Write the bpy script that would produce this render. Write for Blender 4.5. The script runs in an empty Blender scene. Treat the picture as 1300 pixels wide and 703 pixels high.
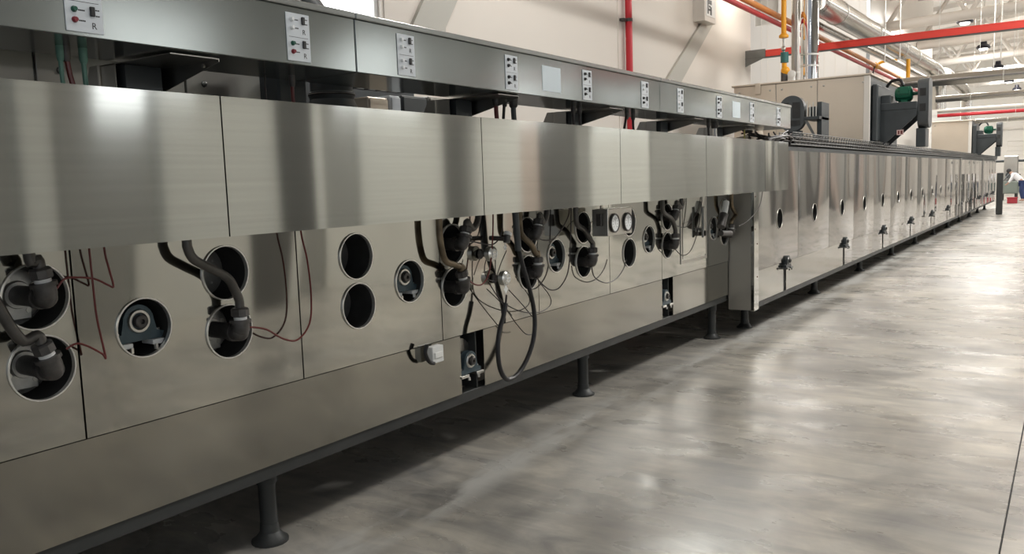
import bpy, bmesh, math, random
from mathutils import Vector, Matrix

random.seed(7)
sc = bpy.context.scene
C = sc.collection
PI = math.pi

# ------------------------------------------------------------------ camera
CAMH = 1.62
RIGHT = Vector((0.8313, 0.5549, -0.0333)).normalized()
FWD = Vector((-0.5548, 0.8247, -0.1102)).normalized()
FWD = (FWD - RIGHT * FWD.dot(RIGHT)).normalized()
UP = RIGHT.cross(FWD).normalized()
cd = bpy.data.cameras.new('camera')
cd.sensor_width = 36.0
cd.lens = 1060.0 / 1300.0 * 36.0
cd.clip_start = 0.05
cd.clip_end = 300
cam = bpy.data.objects.new('camera', cd)
C.objects.link(cam)
M = Matrix((RIGHT, UP, -FWD)).transposed().to_4x4()
M.translation = Vector((0, 0, CAMH))
cam.matrix_world = M
sc.camera = cam

def ray(px, py):
    return RIGHT * (px - 650.0) - UP * (py - 351.5) + FWD * 1060.0
def PX(px, py, x):                     # point of the plane X = -x seen at a pixel of the photograph
    r = ray(px, py); s = -x / r.x
    return Vector((0, 0, CAMH)) + r * s
def PY(px, py, y):
    r = ray(px, py); s = y / r.y
    return Vector((0, 0, CAMH)) + r * s
def PZ(px, py, z=0.0):
    r = ray(px, py); s = (z - CAMH) / r.z
    return Vector((0, 0, CAMH)) + r * s

# ------------------------------------------------------------------ world, exposure, lights
w = bpy.data.worlds.new('world'); sc.world = w; w.use_nodes = True
w.node_tree.nodes['Background'].inputs[0].default_value = (0.80, 0.86, 0.95, 1)
w.node_tree.nodes['Background'].inputs[1].default_value = 0.38
sc.view_settings.view_transform = 'Standard'
sc.view_settings.look = 'None'
sc.view_settings.gamma = 1.0
sc.view_settings.exposure = 0.0
sc.view_settings.use_curve_mapping = False

def area(name, loc, rot, sx, sy, power, col=(1, .975, .94)):
    l = bpy.data.lights.new(name, 'AREA'); l.shape = 'RECTANGLE'; l.size = sx; l.size_y = sy
    l.energy = power; l.color = col
    o = bpy.data.objects.new(name, l); C.objects.link(o); o.location = loc; o.rotation_euler = rot
    return o
# high-bay rows of the hall, hung under the roof (above the frame)
for i, y in enumerate((1.5, 9.0, 15.0, 21.0, 27.0, 34.0, 42.0, 50.0)):
    area('high_bay_or_fill_light', (1.4 if y < 20 else 2.6, y, 6.6), (0, 0, 0), (.8 if y < 10 else 2.2), (.8 if y < 10 else 2.2), (90, 280, 500, 560, 480, 400, 400, 400)[i])
for i, y in enumerate((30.0, 39.0, 48.0, 56.0)):
    area('high_bay_or_fill_light', (-3.2, y, 6.6), (0, 0, 0), 1.6, 1.6, 300)
area('high_bay_or_fill_light', (-4.6, 8.5, 6.8), (0, 0, 0), .8, .8, 110)  # soft fill light added to brighten the left wall from above
area('high_bay_or_fill_light', (-5.6, 21.0, 7.2), (math.radians(35), 0, 0), 1.2, 1.2, 230)  # tilted fill light added to whiten the bulkhead
# unseen fill lights added to brighten the roof from below
for y in (28.0, 38.0, 48.0, 57.0):
    area('roof_fill_light', (0.5, y, 7.0), (PI, 0, 0), 2.5, 2.5, 190)
def pointl(name, loc, power, r=.12, col=(1, .95, .86)):
    l = bpy.data.lights.new(name, 'POINT'); l.energy = power; l.shadow_soft_size = r; l.color = col
    o = bpy.data.objects.new(name, l); C.objects.link(o); o.location = loc
    return o
pointl('wall_washer_light', (-5.3, 17.0, 5.6), 70)

# ------------------------------------------------------------------ materials
def mat(name, col, rough=.5, metal=0.0, bump=None, var=None, aniso=0.0, arot=0.25, coat=0.0, spec=None, wave=None, rvar=None):
    m = bpy.data.materials.new(name); m.use_nodes = True
    nt = m.node_tree; N = nt.nodes; L = nt.links
    b = N['Principled BSDF']
    b.inputs['Base Color'].default_value = (*col, 1)
    b.inputs['Roughness'].default_value = rough
    b.inputs['Metallic'].default_value = metal
    if spec is not None: b.inputs['Specular IOR Level'].default_value = spec
    if coat: b.inputs['Coat Weight'].default_value = coat; b.inputs['Coat Roughness'].default_value = .08
    geo = N.new('ShaderNodeNewGeometry')
    if aniso:
        b.inputs['Anisotropic'].default_value = aniso
        b.inputs['Anisotropic Rotation'].default_value = arot
        t = N.new('ShaderNodeTangent'); t.direction_type = 'RADIAL'; t.axis = 'Z'
        L.new(t.outputs[0], b.inputs['Tangent'])
    def noise(scale, detail=3, sxyz=(1, 1, 1), rough_=.5):
        mp = N.new('ShaderNodeMapping'); mp.inputs['Scale'].default_value = sxyz
        L.new(geo.outputs['Position'], mp.inputs['Vector'])
        n = N.new('ShaderNodeTexNoise'); n.inputs['Scale'].default_value = scale
        n.inputs['Detail'].default_value = detail; n.inputs['Roughness'].default_value = rough_
        L.new(mp.outputs[0], n.inputs['Vector'])
        return n
    if var:                             # (scale, amount, stretch)
        sca, amt, st = var
        n = noise(sca, 4, st)
        r = N.new('ShaderNodeMapRange'); r.inputs['From Min'].default_value = .3; r.inputs['From Max'].default_value = .7
        r.inputs['To Min'].default_value = 1 - amt; r.inputs['To Max'].default_value = 1 + amt
        L.new(n.outputs[0], r.inputs['Value'])
        mx = N.new('ShaderNodeVectorMath'); mx.operation = 'SCALE'; mx.inputs[0].default_value = col
        L.new(r.outputs[0], mx.inputs['Scale']); L.new(mx.outputs[0], b.inputs['Base Color'])
    if rvar:
        sca, amt, st = rvar
        n = noise(sca, 3, st)
        r = N.new('ShaderNodeMapRange'); r.inputs['From Min'].default_value = .3; r.inputs['From Max'].default_value = .7
        r.inputs['To Min'].default_value = max(.02, rough - amt); r.inputs['To Max'].default_value = rough + amt
        L.new(n.outputs[0], r.inputs['Value']); L.new(r.outputs[0], b.inputs['Roughness'])
    prev = None
    for spec_ in [s for s in (wave, bump) if s]:   # (scale, strength, distance, stretch)
        sca, stg, dist, st = spec_
        n = noise(sca, 0 if dist > .003 else 2, st)
        bp = N.new('ShaderNodeBump'); bp.inputs['Strength'].default_value = stg; bp.inputs['Distance'].default_value = dist
        L.new(n.outputs[0], bp.inputs['Height'])
        if prev: L.new(prev.outputs[0], bp.inputs['Normal'])
        prev = bp
    if prev: L.new(prev.outputs[0], b.inputs['Normal'])
    return m
def emit(name, col, s):
    m = bpy.data.materials.new(name); m.use_nodes = True
    b = m.node_tree.nodes['Principled BSDF']
    b.inputs['Base Color'].default_value = (*col, 1)
    b.inputs['Emission Color'].default_value = (*col, 1); b.inputs['Emission Strength'].default_value = s
    return m

HOODST = mat('brushed_steel', (.48, .49, .465), .10, 1.0, wave=(1.0, 1.0, .016, (1, 1.6, .12)), var=(1.0, .05, (1, .6, 60)), aniso=.9)
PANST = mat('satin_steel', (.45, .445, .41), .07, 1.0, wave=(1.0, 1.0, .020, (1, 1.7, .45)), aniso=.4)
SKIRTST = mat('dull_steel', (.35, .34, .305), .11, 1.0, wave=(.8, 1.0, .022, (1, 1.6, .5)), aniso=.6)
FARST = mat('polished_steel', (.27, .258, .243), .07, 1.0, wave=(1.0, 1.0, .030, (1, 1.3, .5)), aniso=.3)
PLAINST = mat('plain_steel', (.50, .485, .45), .32, 1.0, var=(2, .06, (1, 1, 1)))
TRUNK = mat('grey_trunking_metal', (.31, .33, .315), .15, .8, wave=(1.0, 1.0, .012, (1, 1.3, 1.2)), var=(3, .05, (1, 1, 1)))
LIP = mat('trunking_lid_metal', (.34, .35, .335), .2, .6)
CREAM = mat('film_covered_steel', (.66, .575, .47), .33, .55, wave=(.9, 1.0, .01, (1, 1, 1)), var=(1.2, .06, (1, 1, 1)))
WALL = mat('cream_wall_panel', (.70, .655, .59), .55, 0, var=(.35, .03, (1, 1, 1)), spec=.3)
WALLW = mat('white_wall_panel', (.70, .665, .61), .5, 0, var=(.4, .03, (1, 1, 1)))
CEIL = mat('ceiling_sheet', (.78, .725, .66), .6, 0)
TRUSS = mat('truss_paint', (.62, .575, .52), .45, 0, spec=.4)
DARK = mat('dark_grey_paint', (.045, .052, .055), .42, .2, var=(5, .15, (1, 1, 1)))
DARKST = mat('dark_steel', (.20, .205, .20), .35, .9, var=(3, .15, (1, 1, 1)))
FRAME = mat('frame_grey_paint', (.045, .048, .047), .5, .3, var=(6, .12, (1, 1, 1)))
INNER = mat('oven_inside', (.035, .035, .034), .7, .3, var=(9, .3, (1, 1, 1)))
PORT = mat('port_plate', (.23, .23, .22), .5, .7, var=(14, .15, (1, 1, 1)))
IRON = mat('cast_iron', (.085, .08, .076), .42, .55, var=(25, .25, (1, 1, 1)), bump=(160, .25, .001, (1, 1, 1)))
PIPE = mat('black_pipe', (.10, .095, .088), .42, .75, var=(9, .25, (1, 1, 1)))
RUSTY = mat('heat_stained_pipe', (.17, .135, .09), .40, .8, var=(11, .5, (1, 1, 1)))
ALU = mat('cast_aluminium', (.52, .52, .50), .42, .9, var=(30, .12, (1, 1, 1)), bump=(90, .2, .001, (1, 1, 1)))
ZINC = mat('zinc_plated', (.68, .67, .63), .3, 1.0, var=(20, .1, (1, 1, 1)))
BLUEG = mat('bearing_paint', (.055, .085, .10), .42, .2, var=(18, .2, (1, 1, 1)))
PLASTIC = mat('white_plastic', (.74, .75, .73), .4)
TAPE = mat('sealing_tape', (.8, .8, .77), .6)
RUBBER = mat('black_rubber', (.012, .012, .014), .38)
REDC = mat('red_cable_sheath', (.13, .018, .016), .4)
BLACKC = mat('black_cable_sheath', (.018, .012, .011), .4)
GREENC = mat('green_cable_sheath', (.12, .26, .20), .45)
YELC = mat('yellow_cable_sheath', (.50, .42, .08), .45)
LABEL = mat('label_plate', (.62, .66, .69), .35)
PAPER = mat('paper', (.64, .72, .76), .6)
INK = mat('black_ink', (.015, .015, .015), .5)
KGREEN = mat('green_button', (.01, .09, .055), .3)
KRED = mat('red_button', (.20, .01, .02), .3)
KWHITE = mat('clear_button', (.80, .82, .82), .25)
REDP = mat('red_pipe_paint', (.48, .015, .025), .4)
REDB = mat('red_beam_paint', (.60, .045, .03), .45)
YELP = mat('yellow_pipe_paint', (.80, .36, .01), .4)
ORP = mat('orange_pipe_paint', (.62, .22, .04), .4)
CHROME = mat('mirror_flue', (.82, .82, .82), .07, 1.0)
DUCT = mat('duct_sheet', (.50, .48, .44), .22, 1.0, wave=(3, .4, .005, (1, 1, 1)))
MOTOR = mat('motor_green', (.008, .10, .055), .35, .1)
GUARD = mat('belt_guard_paint', (.07, .076, .078), .4, .3)
GLASS = mat('dial_face', (.80, .82, .82), .25)
NAVY = mat('navy_cloth', (.02, .035, .11), .8)
SHIRT = mat('white_cloth', (.78, .78, .80), .8)
SKIN = mat('skin', (.42, .25, .18), .6)
HAIR = mat('dark_hair', (.015, .012, .01), .6)
CRATE = mat('red_crate', (.30, .02, .03), .5)
MACH = mat('machine_green_grey', (.20, .23, .20), .5, .2)
LAMPB = mat('lamp_body', (.02, .02, .03), .4, .3)
GLOW = emit('lamp_glow', (1, .97, .92), 5)
nt_ = FARST.node_tree; N_ = nt_.nodes; L_ = nt_.links       # each sheet is slightly pillowed between its joints
g_ = N_.new('ShaderNodeNewGeometry'); sp_ = N_.new('ShaderNodeSeparateXYZ'); L_.new(g_.outputs['Position'], sp_.inputs[0])
a_ = N_.new('ShaderNodeMath'); a_.operation = 'MULTIPLY_ADD'; a_.inputs[1].default_value = PI / 1.463; a_.inputs[2].default_value = -8.297 * PI / 1.463
L_.new(sp_.outputs['Y'], a_.inputs[0])
b_ = N_.new('ShaderNodeMath'); b_.operation = 'SINE'; L_.new(a_.outputs[0], b_.inputs[0])
c2_ = N_.new('ShaderNodeMath'); c2_.operation = 'ABSOLUTE'; L_.new(b_.outputs[0], c2_.inputs[0])
p_ = N_.new('ShaderNodeBump'); p_.inputs['Strength'].default_value = 1.0; p_.inputs['Distance'].default_value = .014
L_.new(c2_.outputs[0], p_.inputs['Height'])
for l_ in list(N_['Principled BSDF'].inputs['Normal'].links): L_.new(l_.from_socket, p_.inputs['Normal'])
L_.new(p_.outputs[0], N_['Principled BSDF'].inputs['Normal'])
SKYG = emit('daylight_pane', (.95, .98, 1), 2.6)
RIM = mat('bright_cut_edge', (.80, .79, .76), .3, .8)
MESHW = mat('tray_wire', (.11, .113, .11), .5, .3)

def floor_mat():
    m = bpy.data.materials.new('polished_concrete'); m.use_nodes = True
    nt = m.node_tree; N = nt.nodes; L = nt.links; b = N['Principled BSDF']
    geo = N.new('ShaderNodeNewGeometry')
    def noise(scale, detail, sxyz, rg=.55, dist=0):
        mp = N.new('ShaderNodeMapping'); mp.inputs['Scale'].default_value = sxyz
        mp.inputs['Rotation'].default_value = (0, 0, .15)
        L.new(geo.outputs['Position'], mp.inputs['Vector'])
        n = N.new('ShaderNodeTexNoise'); n.inputs['Scale'].default_value = scale
        n.inputs['Detail'].default_value = detail; n.inputs['Roughness'].default_value = rg
        n.inputs['Distortion'].default_value = dist
        L.new(mp.outputs[0], n.inputs['Vector']); return n
    def ramp(n, stops):
        r = N.new('ShaderNodeValToRGB'); e = r.color_ramp.elements
        e[0].position, e[0].color = stops[0][0], (*stops[0][1], 1)
        e[1].position, e[1].color = stops[1][0], (*stops[1][1], 1)
        for p, c in stops[2:]:
            x = e.new(p); x.color = (*c, 1)
        L.new(n.outputs[0], r.inputs[0]); return r
    a = ramp(noise(1.3, 6, (1, .8, 1), .6, .6), [(.30, (.26, .25, .23)), (.70, (.56, .535, .485)), (.5, (.40, .385, .35))])
    s = ramp(noise(4.2, 5, (.45, 1.5, 1), .62, .8), [(.36, (.70, .71, .73)), (.68, (1.16, 1.15, 1.12))])
    k = ramp(noise(.55, 4, (1, 1, 1), .6, 1.2), [(.3, (.86, .87, .9)), (.68, (1.1, 1.07, 1.02))])
    def mul(x, y):
        v = N.new('ShaderNodeVectorMath'); v.operation = 'MULTIPLY'
        L.new(x.outputs[0], v.inputs[0]); L.new(y.outputs[0], v.inputs[1]); return v
    # dry dusty tide mark left by the scrubber alongside the oven, broken up by noise
    sep = N.new('ShaderNodeSeparateXYZ'); L.new(geo.outputs['Position'], sep.inputs[0])
    md = N.new('ShaderNodeMath'); md.operation = 'ADD'; md.inputs[1].default_value = 2.70
    L.new(sep.outputs['X'], md.inputs[0])
    ab = N.new('ShaderNodeMath'); ab.operation = 'ABSOLUTE'; L.new(md.outputs[0], ab.inputs[0])
    mr = N.new('ShaderNodeMapRange'); mr.inputs['From Min'].default_value = .05; mr.inputs['From Max'].default_value = .20
    mr.inputs['To Min'].default_value = 1; mr.inputs['To Max'].default_value = 0
    L.new(ab.outputs[0], mr.inputs['Value'])
    n2 = noise(1.6, 4, (2.0, .6, 1), .6)
    r2 = N.new('ShaderNodeMapRange'); r2.inputs['From Min'].default_value = .42; r2.inputs['From Max'].default_value = .55
    L.new(n2.outputs[0], r2.inputs['Value'])
    mk = N.new('ShaderNodeMath'); mk.operation = 'MULTIPLY'; L.new(mr.outputs[0], mk.inputs[0]); L.new(r2.outputs[0], mk.inputs[1])
    mk2 = N.new('ShaderNodeMath'); mk2.operation = 'MULTIPLY'; mk2.inputs[1].default_value = .85; L.new(mk.outputs[0], mk2.inputs[0])
    mix = N.new('ShaderNodeMix'); mix.data_type = 'RGBA'
    L.new(mk2.outputs[0], mix.inputs['Factor'])
    L.new(mul(mul(a, s), k).outputs[0], mix.inputs['A']); mix.inputs['B'].default_value = (.58, .575, .54, 1)
    L.new(mix.outputs['Result'], b.inputs['Base Color'])
    rr = N.new('ShaderNodeMapRange'); rr.inputs['From Min'].default_value = .3; rr.inputs['From Max'].default_value = .7
    rr.inputs['To Min'].default_value = .20; rr.inputs['To Max'].default_value = .42
    L.new(noise(2.2, 5, (.7, 1.3, 1)).outputs[0], rr.inputs['Value']); L.new(rr.outputs[0], b.inputs['Roughness'])
    bp = N.new('ShaderNodeBump'); bp.inputs['Strength'].default_value = .5; bp.inputs['Distance'].default_value = .004
    L.new(noise(2.5, 3, (1, 1, 1)).outputs[0], bp.inputs['Height']); L.new(bp.outputs[0], b.inputs['Normal'])
    b.inputs['Specular IOR Level'].default_value = .75
    return m
FLOORM = floor_mat()

# ------------------------------------------------------------------ mesh helpers
class MB:
    """collects shapes and links them as ONE mesh object"""
    def __init__(s): s.v = []; s.f = []; s.m = []; s.cur = 0
    def add(s, vs, fs):
        n = len(s.v); s.v += [Vector(v) for v in vs]; s.f += [[i + n for i in f] for f in fs]; s.m += [s.cur] * len(fs)
        return s
    def box(s, lo, hi):
        x0, y0, z0 = lo; x1, y1, z1 = hi
        if x0 > x1: x0, x1 = x1, x0
        if y0 > y1: y0, y1 = y1, y0
        if z0 > z1: z0, z1 = z1, z0
        vs = [(x0, y0, z0), (x1, y0, z0), (x1, y1, z0), (x0, y1, z0), (x0, y0, z1), (x1, y0, z1), (x1, y1, z1), (x0, y1, z1)]
        return s.add(vs, [(3, 2, 1, 0), (4, 5, 6, 7), (0, 1, 5, 4), (1, 2, 6, 5), (2, 3, 7, 6), (3, 0, 4, 7)])
    def bbox(s, lo, hi, b=.004):         # box with chamfered edges
        bm = bmesh.new(); bmesh.ops.create_cube(bm, size=1)
        lo = Vector(lo); hi = Vector(hi); c = (lo + hi) / 2; d = hi - lo
        for v in bm.verts: v.co = Vector((v.co.x * abs(d.x), v.co.y * abs(d.y), v.co.z * abs(d.z))) + c
        bmesh.ops.bevel(bm, geom=bm.edges[:], offset=b, segments=1, affect='EDGES')
        bm.verts.index_update()
        s.add([v.co.copy() for v in bm.verts], [[v.index for v in f.verts] for f in bm.faces]); bm.free(); return s
    def lathe(s, p, axis, prof, n=20, cap=True):     # prof: (distance along axis, radius)
        p = Vector(p); a = Vector(axis).normalized()
        t = Vector((0, 0, 1)) if abs(a.z) < .9 else Vector((1, 0, 0))
        u = a.cross(t).normalized(); w_ = a.cross(u)
        vs = []; fs = []
        for d, r in prof:
            for k in range(n):
                an = 2 * PI * k / n
                vs.append(p + a * d + (u * math.cos(an) + w_ * math.sin(an)) * r)
        for i in range(len(prof) - 1):
            for k in range(n):
                k2 = (k + 1) % n
                fs.append((i * n + k, i * n + k2, (i + 1) * n + k2, (i + 1) * n + k))
        if cap:
            fs.append(tuple(reversed(range(n)))); fs.append(tuple(range((len(prof) - 1) * n, len(prof) * n)))
        return s.add(vs, fs)
    def cyl(s, p0, p1, r, n=16, r2=None):
        p0 = Vector(p0); p1 = Vector(p1)
        return s.lathe(p0, p1 - p0, [(0, r), ((p1 - p0).length, r if r2 is None else r2)], n)
    def tube(s, pts, r, n=8, smooth=4):
        pts = [Vector(p) for p in pts]
        if smooth and len(pts) > 2:
            out = []
            P = [pts[0]] + pts + [pts[-1]]
            for i in range(1, len(P) - 2):
                a, b, c, d = P[i - 1:i + 3]
                for k in range(smooth):
                    t = k / smooth
                    out.append(.5 * ((2 * b) + (c - a) * t + (2 * a - 5 * b + 4 * c - d) * t * t + (3 * b - a - 3 * c + d) * t ** 3))
            out.append(pts[-1]); pts = out
        vs = []; fs = []; prev = None
        for i, p in enumerate(pts):
            d = (pts[min(i + 1, len(pts) - 1)] - pts[max(i - 1, 0)])
            if d.length < 1e-9: d = Vector((0, 0, 1))
            d.normalize()
            if prev is None:
                t = Vector((0, 0, 1)) if abs(d.z) < .9 else Vector((1, 0, 0))
                u = d.cross(t).normalized()
            else:
                u = (prev - d * prev.dot(d)).normalized()
            prev = u; w_ = d.cross(u)
            for k in range(n):
                an = 2 * PI * k / n
                vs.append(p + (u * math.cos(an) + w_ * math.sin(an)) * r)
        for i in range(len(pts) - 1):
            for k in range(n):
                k2 = (k + 1) % n
                fs.append((i * n + k, i * n + k2, (i + 1) * n + k2, (i + 1) * n + k))
        fs.append(tuple(reversed(range(n)))); fs.append(tuple(range((len(pts) - 1) * n, len(pts) * n)))
        return s.add(vs, fs)
    def prism(s, poly, ext):             # poly: list of 3-D points, ext: vector
        n = len(poly); e = Vector(ext)
        vs = [Vector(p) for p in poly] + [Vector(p) + e for p in poly]
        fs = [tuple(range(n)), tuple(reversed(range(n, 2 * n)))] + [(i, i + n, (i + 1) % n + n, (i + 1) % n) for i in range(n)]
        return s.add(vs, fs)
    def ball(s, c, r, n=12, m=8, sc_=(1, 1, 1)):
        vs = []; fs = []
        for i in range(1, m):
            th = PI * i / m
            for k in range(n):
                an = 2 * PI * k / n
                vs.append(Vector(c) + Vector((r * math.sin(th) * math.cos(an) * sc_[0], r * math.sin(th) * math.sin(an) * sc_[1], r * math.cos(th) * sc_[2])))
        top = len(vs); vs.append(Vector(c) + Vector((0, 0, r * sc_[2]))); vs.append(Vector(c) - Vector((0, 0, r * sc_[2])))
        for i in range(m - 2):
            for k in range(n):
                k2 = (k + 1) % n
                fs.append((i * n + k, (i + 1) * n + k, (i + 1) * n + k2, i * n + k2))
        for k in range(n):
            k2 = (k + 1) % n
            fs.append((top, k, k2)); fs.append((top + 1, (m - 2) * n + k2, (m - 2) * n + k))
        return s.add(vs, fs)
    def torus(s, c, axis, R, r, n=28, m=6):
        c = Vector(c); a = Vector(axis).normalized()
        t = Vector((0, 0, 1)) if abs(a.z) < .9 else Vector((1, 0, 0))
        u = a.cross(t).normalized(); w_ = a.cross(u); vs = []; fs = []
        for i in range(n):
            an = 2 * PI * i / n; d = u * math.cos(an) + w_ * math.sin(an)
            for k in range(m):
                bn = 2 * PI * k / m
                vs.append(c + d * (R + r * math.cos(bn)) + a * r * math.sin(bn))
        for i in range(n):
            for k in range(m):
                fs.append((i * m + k, ((i + 1) % n) * m + k, ((i + 1) % n) * m + (k + 1) % m, i * m + (k + 1) % m))
        return s.add(vs, fs)
    def plate(s, x, y0, y1, z0, z1, holes, th=.004, n=36):
        """sheet facing +X at X=x with round holes (y, z, r)"""
        ys = sorted(set(h[0] for h in holes))
        cuts = [y0] + [(a + b) / 2 for a, b in zip(ys, ys[1:])] + [y1]
        if not ys:
            return s.box((x - th, y0, z0), (x, y1, z1))
        vs = []; fs = []
        def q(*p):
            k = len(vs); vs.extend(p); fs.append(tuple(range(k, k + len(p))))
        for i, yc in enumerate(ys):
            a, b = cuts[i], cuts[i + 1]
            hs = sorted([h for h in holes if h[0] == yc], key=lambda h: h[1])
            zc = [z0] + [(p[1] + q_[1]) / 2 for p, q_ in zip(hs, hs[1:])] + [z1]
            for j, (hy, hz, hr) in enumerate(hs):
                c0, c1 = zc[j], zc[j + 1]
                corners = [math.atan2(cz - hz, cy - hy) % (2 * PI) for cy, cz in ((a, c0), (b, c0), (b, c1), (a, c1))]
                an = sorted([2 * PI * k / n for k in range(n)] + corners)
                def edge(t):
                    dy, dz = math.cos(t), math.sin(t); k = 1e9
                    if dy > 1e-9: k = min(k, (b - hy) / dy)
                    if dy < -1e-9: k = min(k, (a - hy) / dy)
                    if dz > 1e-9: k = min(k, (c1 - hz) / dz)
                    if dz < -1e-9: k = min(k, (c0 - hz) / dz)
                    return hy + dy * k, hz + dz * k
                for t0, t1 in zip(an, an[1:] + [an[0] + 2 * PI]):
                    if t1 - t0 < 1e-6: continue
                    i0 = (hy + hr * math.cos(t0), hz + hr * math.sin(t0)); i1 = (hy + hr * math.cos(t1), hz + hr * math.sin(t1))
                    e0 = edge(t0); e1 = edge(t1)
                    q((x, *i0), (x, *e0), (x, *e1), (x, *i1))
                    q((x - th, *i0), (x - th, *i1), (x - th, *e1), (x - th, *e0))
                    q((x, *i0), (x, *i1), (x - th, *i1), (x - th, *i0))
        for (ya, za), (yb, zb) in (((y0, z0), (y1, z0)), ((y1, z0), (y1, z1)), ((y1, z1), (y0, z1)), ((y0, z1), (y0, z0))):
            q((x, ya, za), (x - th, ya, za), (x - th, yb, zb), (x, yb, zb))
        return s.add(vs, fs)
    def mesh(s, name, mt, o=(0, 0, 0)):
        me = bpy.data.meshes.new(name)
        o = Vector(o)
        me.from_pydata([v - o for v in s.v], [], s.f)
        for x in (mt if isinstance(mt, (list, tuple)) else [mt]): me.materials.append(x)
        if isinstance(mt, (list, tuple)):
            for p, i in zip(me.polygons, s.m): p.material_index = i
        me.update()
        me.shade_smooth(); me.set_sharp_from_angle(angle=math.radians(32))
        return me
    def build(s, name, mt, parent=None, origin=None):
        o = origin if origin is not None else (world_loc(parent) if parent else Vector((0, 0, 0)))
        ob = bpy.data.objects.new(name, s.mesh(name, mt, o)); C.objects.link(ob)
        if parent: ob.parent = parent
        else: ob.location = o
        return ob

def world_loc(o):
    v = Vector(o.location)
    while o.parent: o = o.parent; v += o.location
    return v
def tag(o, label, cat, group=None):
    o['label'] = label; o['category'] = cat
    if group: o['group'] = group
    return o
def thing(name, label, cat, loc=(0, 0, 0), group=None):
    o = bpy.data.objects.new(name, None); C.objects.link(o); o.location = loc; o.empty_display_size = .1
    return tag(o, label, cat, group)
def struct(name, mb, mt, parent=None):
    o = mb.build(name, mt, parent)
    if not parent: o['kind'] = 'structure'
    return o
def lab(o, l): o['label'] = l; return o
def dup(root, loc, label=None):
    r = root.copy(); C.objects.link(r); r.location = loc
    if label: r['label'] = label
    for ch in list(root.children):
        c = ch.copy(); C.objects.link(c); c.parent = r
        for g in list(ch.children):
            d = g.copy(); C.objects.link(d); d.parent = c
    return r
def rivet(mb, p, axis, r=.006):
    mb.lathe(p, axis, [(0, r), (r * .5, r * .85), (r * .8, r * .3)], 8)

# ================================================================== SETTING
XW = -6.0                  # left wall
YE = 62.0                  # far wall
base = MB().box((-9, -4, -.12), (9, 66, -.012))
fl = struct('floor', base, INNER)
MB().box((-9, -4, -.012), (-.211, 66, 0)).build('concrete_slab', FLOORM, fl)
MB().box((-.203, -4, -.012), (9, 66, 0)).build('concrete_slab', FLOORM, fl)

# left wall: tall panels with a big window, the wall stops at the bulkhead
WY = [-4, 4.55, 6.72, 12.3, 18.6]
wl = MB()
wl.box((XW - .2, -4, 0), (XW, 4.7, 8.2)).box((XW - .2, 4.7, 0), (XW, 6.66, 2.9)).box((XW - .2, 4.7, 6.6), (XW, 6.66, 8.2))
wl.box((XW - .2, 6.66, 0), (XW, 18.6, 8.2))
wall_l = struct('wall_left', wl, WALL)
for y0, y1 in ((6.70, 12.05), (12.10, 18.58)):
    MB().box((XW, y0, .02), (XW + .012, y1, 8.15)).build('wall_panel', WALL, wall_l)
win = struct('window_1', MB().box((XW - .14, 4.7, 2.9), (XW - .12, 6.66, 6.6)), SKYG)
fr = MB()
for y in (4.7, 5.66, 6.60): fr.box((XW - .12, y, 2.9), (XW - .04, y + .06, 6.6))
for z in (2.9, 4.5, 6.54): fr.box((XW - .12, 4.7, z), (XW - .04, 6.66, z + .06))
fr.build('window_frame', PLASTIC, win)
# flat casings fixed to the wall: one slanted below a short box, one slanted and then upright
def casing(name, pts, xo, mt, d):
    P = [PX(a, b, xo) for a, b in pts]
    return struct(name, MB().prism(P, (-d, 0, 0)), mt)
CAS = mat('casing_paint', (.45, .44, .39), .5)
xo_ = -XW - .012
p0, p1 = PX(893, 26, xo_ - .2), PX(907, 28, xo_ - .2)
t1 = struct('trim_1', MB().bbox((XW + .012, p0.y, p0.z), (XW + .24, p1.y, 8.1), .006), WALLW)
sg = MB().box((XW + .241, p0.y + .06, p0.z + .10), (XW + .247, p1.y - .06, p0.z + .45)).build('notice_plate', PLASTIC, t1)
mk = MB()
for (a, b, c, d) in ((.12, .18, .14, .40), (.18, .34, .32, .40), (.18, .30, .20, .24), (.26, .34, .13, .28), (.2, .28, .26, .30)):
    mk.box((XW + .247, p0.y + a, p0.z + c), (XW + .249, p0.y + b, p0.z + d))
mk.build('notice_print', INK, sg)['kind'] = 'stuff'
casing('trim_2', ((893, 26), (907, 28), (864, 106), (854, 124), (838, 116), (848, 99)), xo_ - .05, CAS, .045)
casing('trim_9', ((560, -50), (604, -50), (581, 0), (566, 35), (566, 75), (525, 70), (525, 30), (538, 0)), xo_ - .05, CAS, .045)

# bulkhead: wall across the hall above and beside the far oven, ribs at its sheet seams
YB = 25.5
xe_ = PY(1103, 50, YB).x
xr0, xr1 = PY(959, 20, YB).x, PY(988, 20, YB).x
zr_ = PY(970, 32, YB).z
bh = MB().box((-11, YB, 2.3), (xe_, YB + .25, zr_)).box((-11, YB, zr_), (xr0, YB + .25, 8.4)).box((xr1, YB, zr_), (xe_, YB + .25, 8.4))
bh.box((xe_ - .25, YB + .25, 2.3), (xe_, 38.0, 8.4)).box((-11, YB, 0), (-6.2, YB + .25, 2.3))
bulk = struct('wall_inner', bh, WALLW)
for px in (966, 974, 990, 996, 1004, 1046, 1060, 1075, 1090):
    x = PY(px, 60, YB).x
    MB().box((x, YB - .01, 2.3), (x + .015, YB, 8.3)).build('sheet_rib', WALL, bulk)
struct('wall_recess', MB().box((xr0 - .1, YB + .9, zr_ - .1), (xr1 + .1, YB + .95, 8.3)), WALL)
struct('wall_return', MB().box((-11, 18.4, 0), (XW - .2, 18.6, 8.4)), WALL)
MB().bbox((xe_ - .06, YB - .03, 2.3), (xe_ + .03, YB + .02, 8.4), .005).build('corner_trim', DARKST, bulk)

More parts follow.
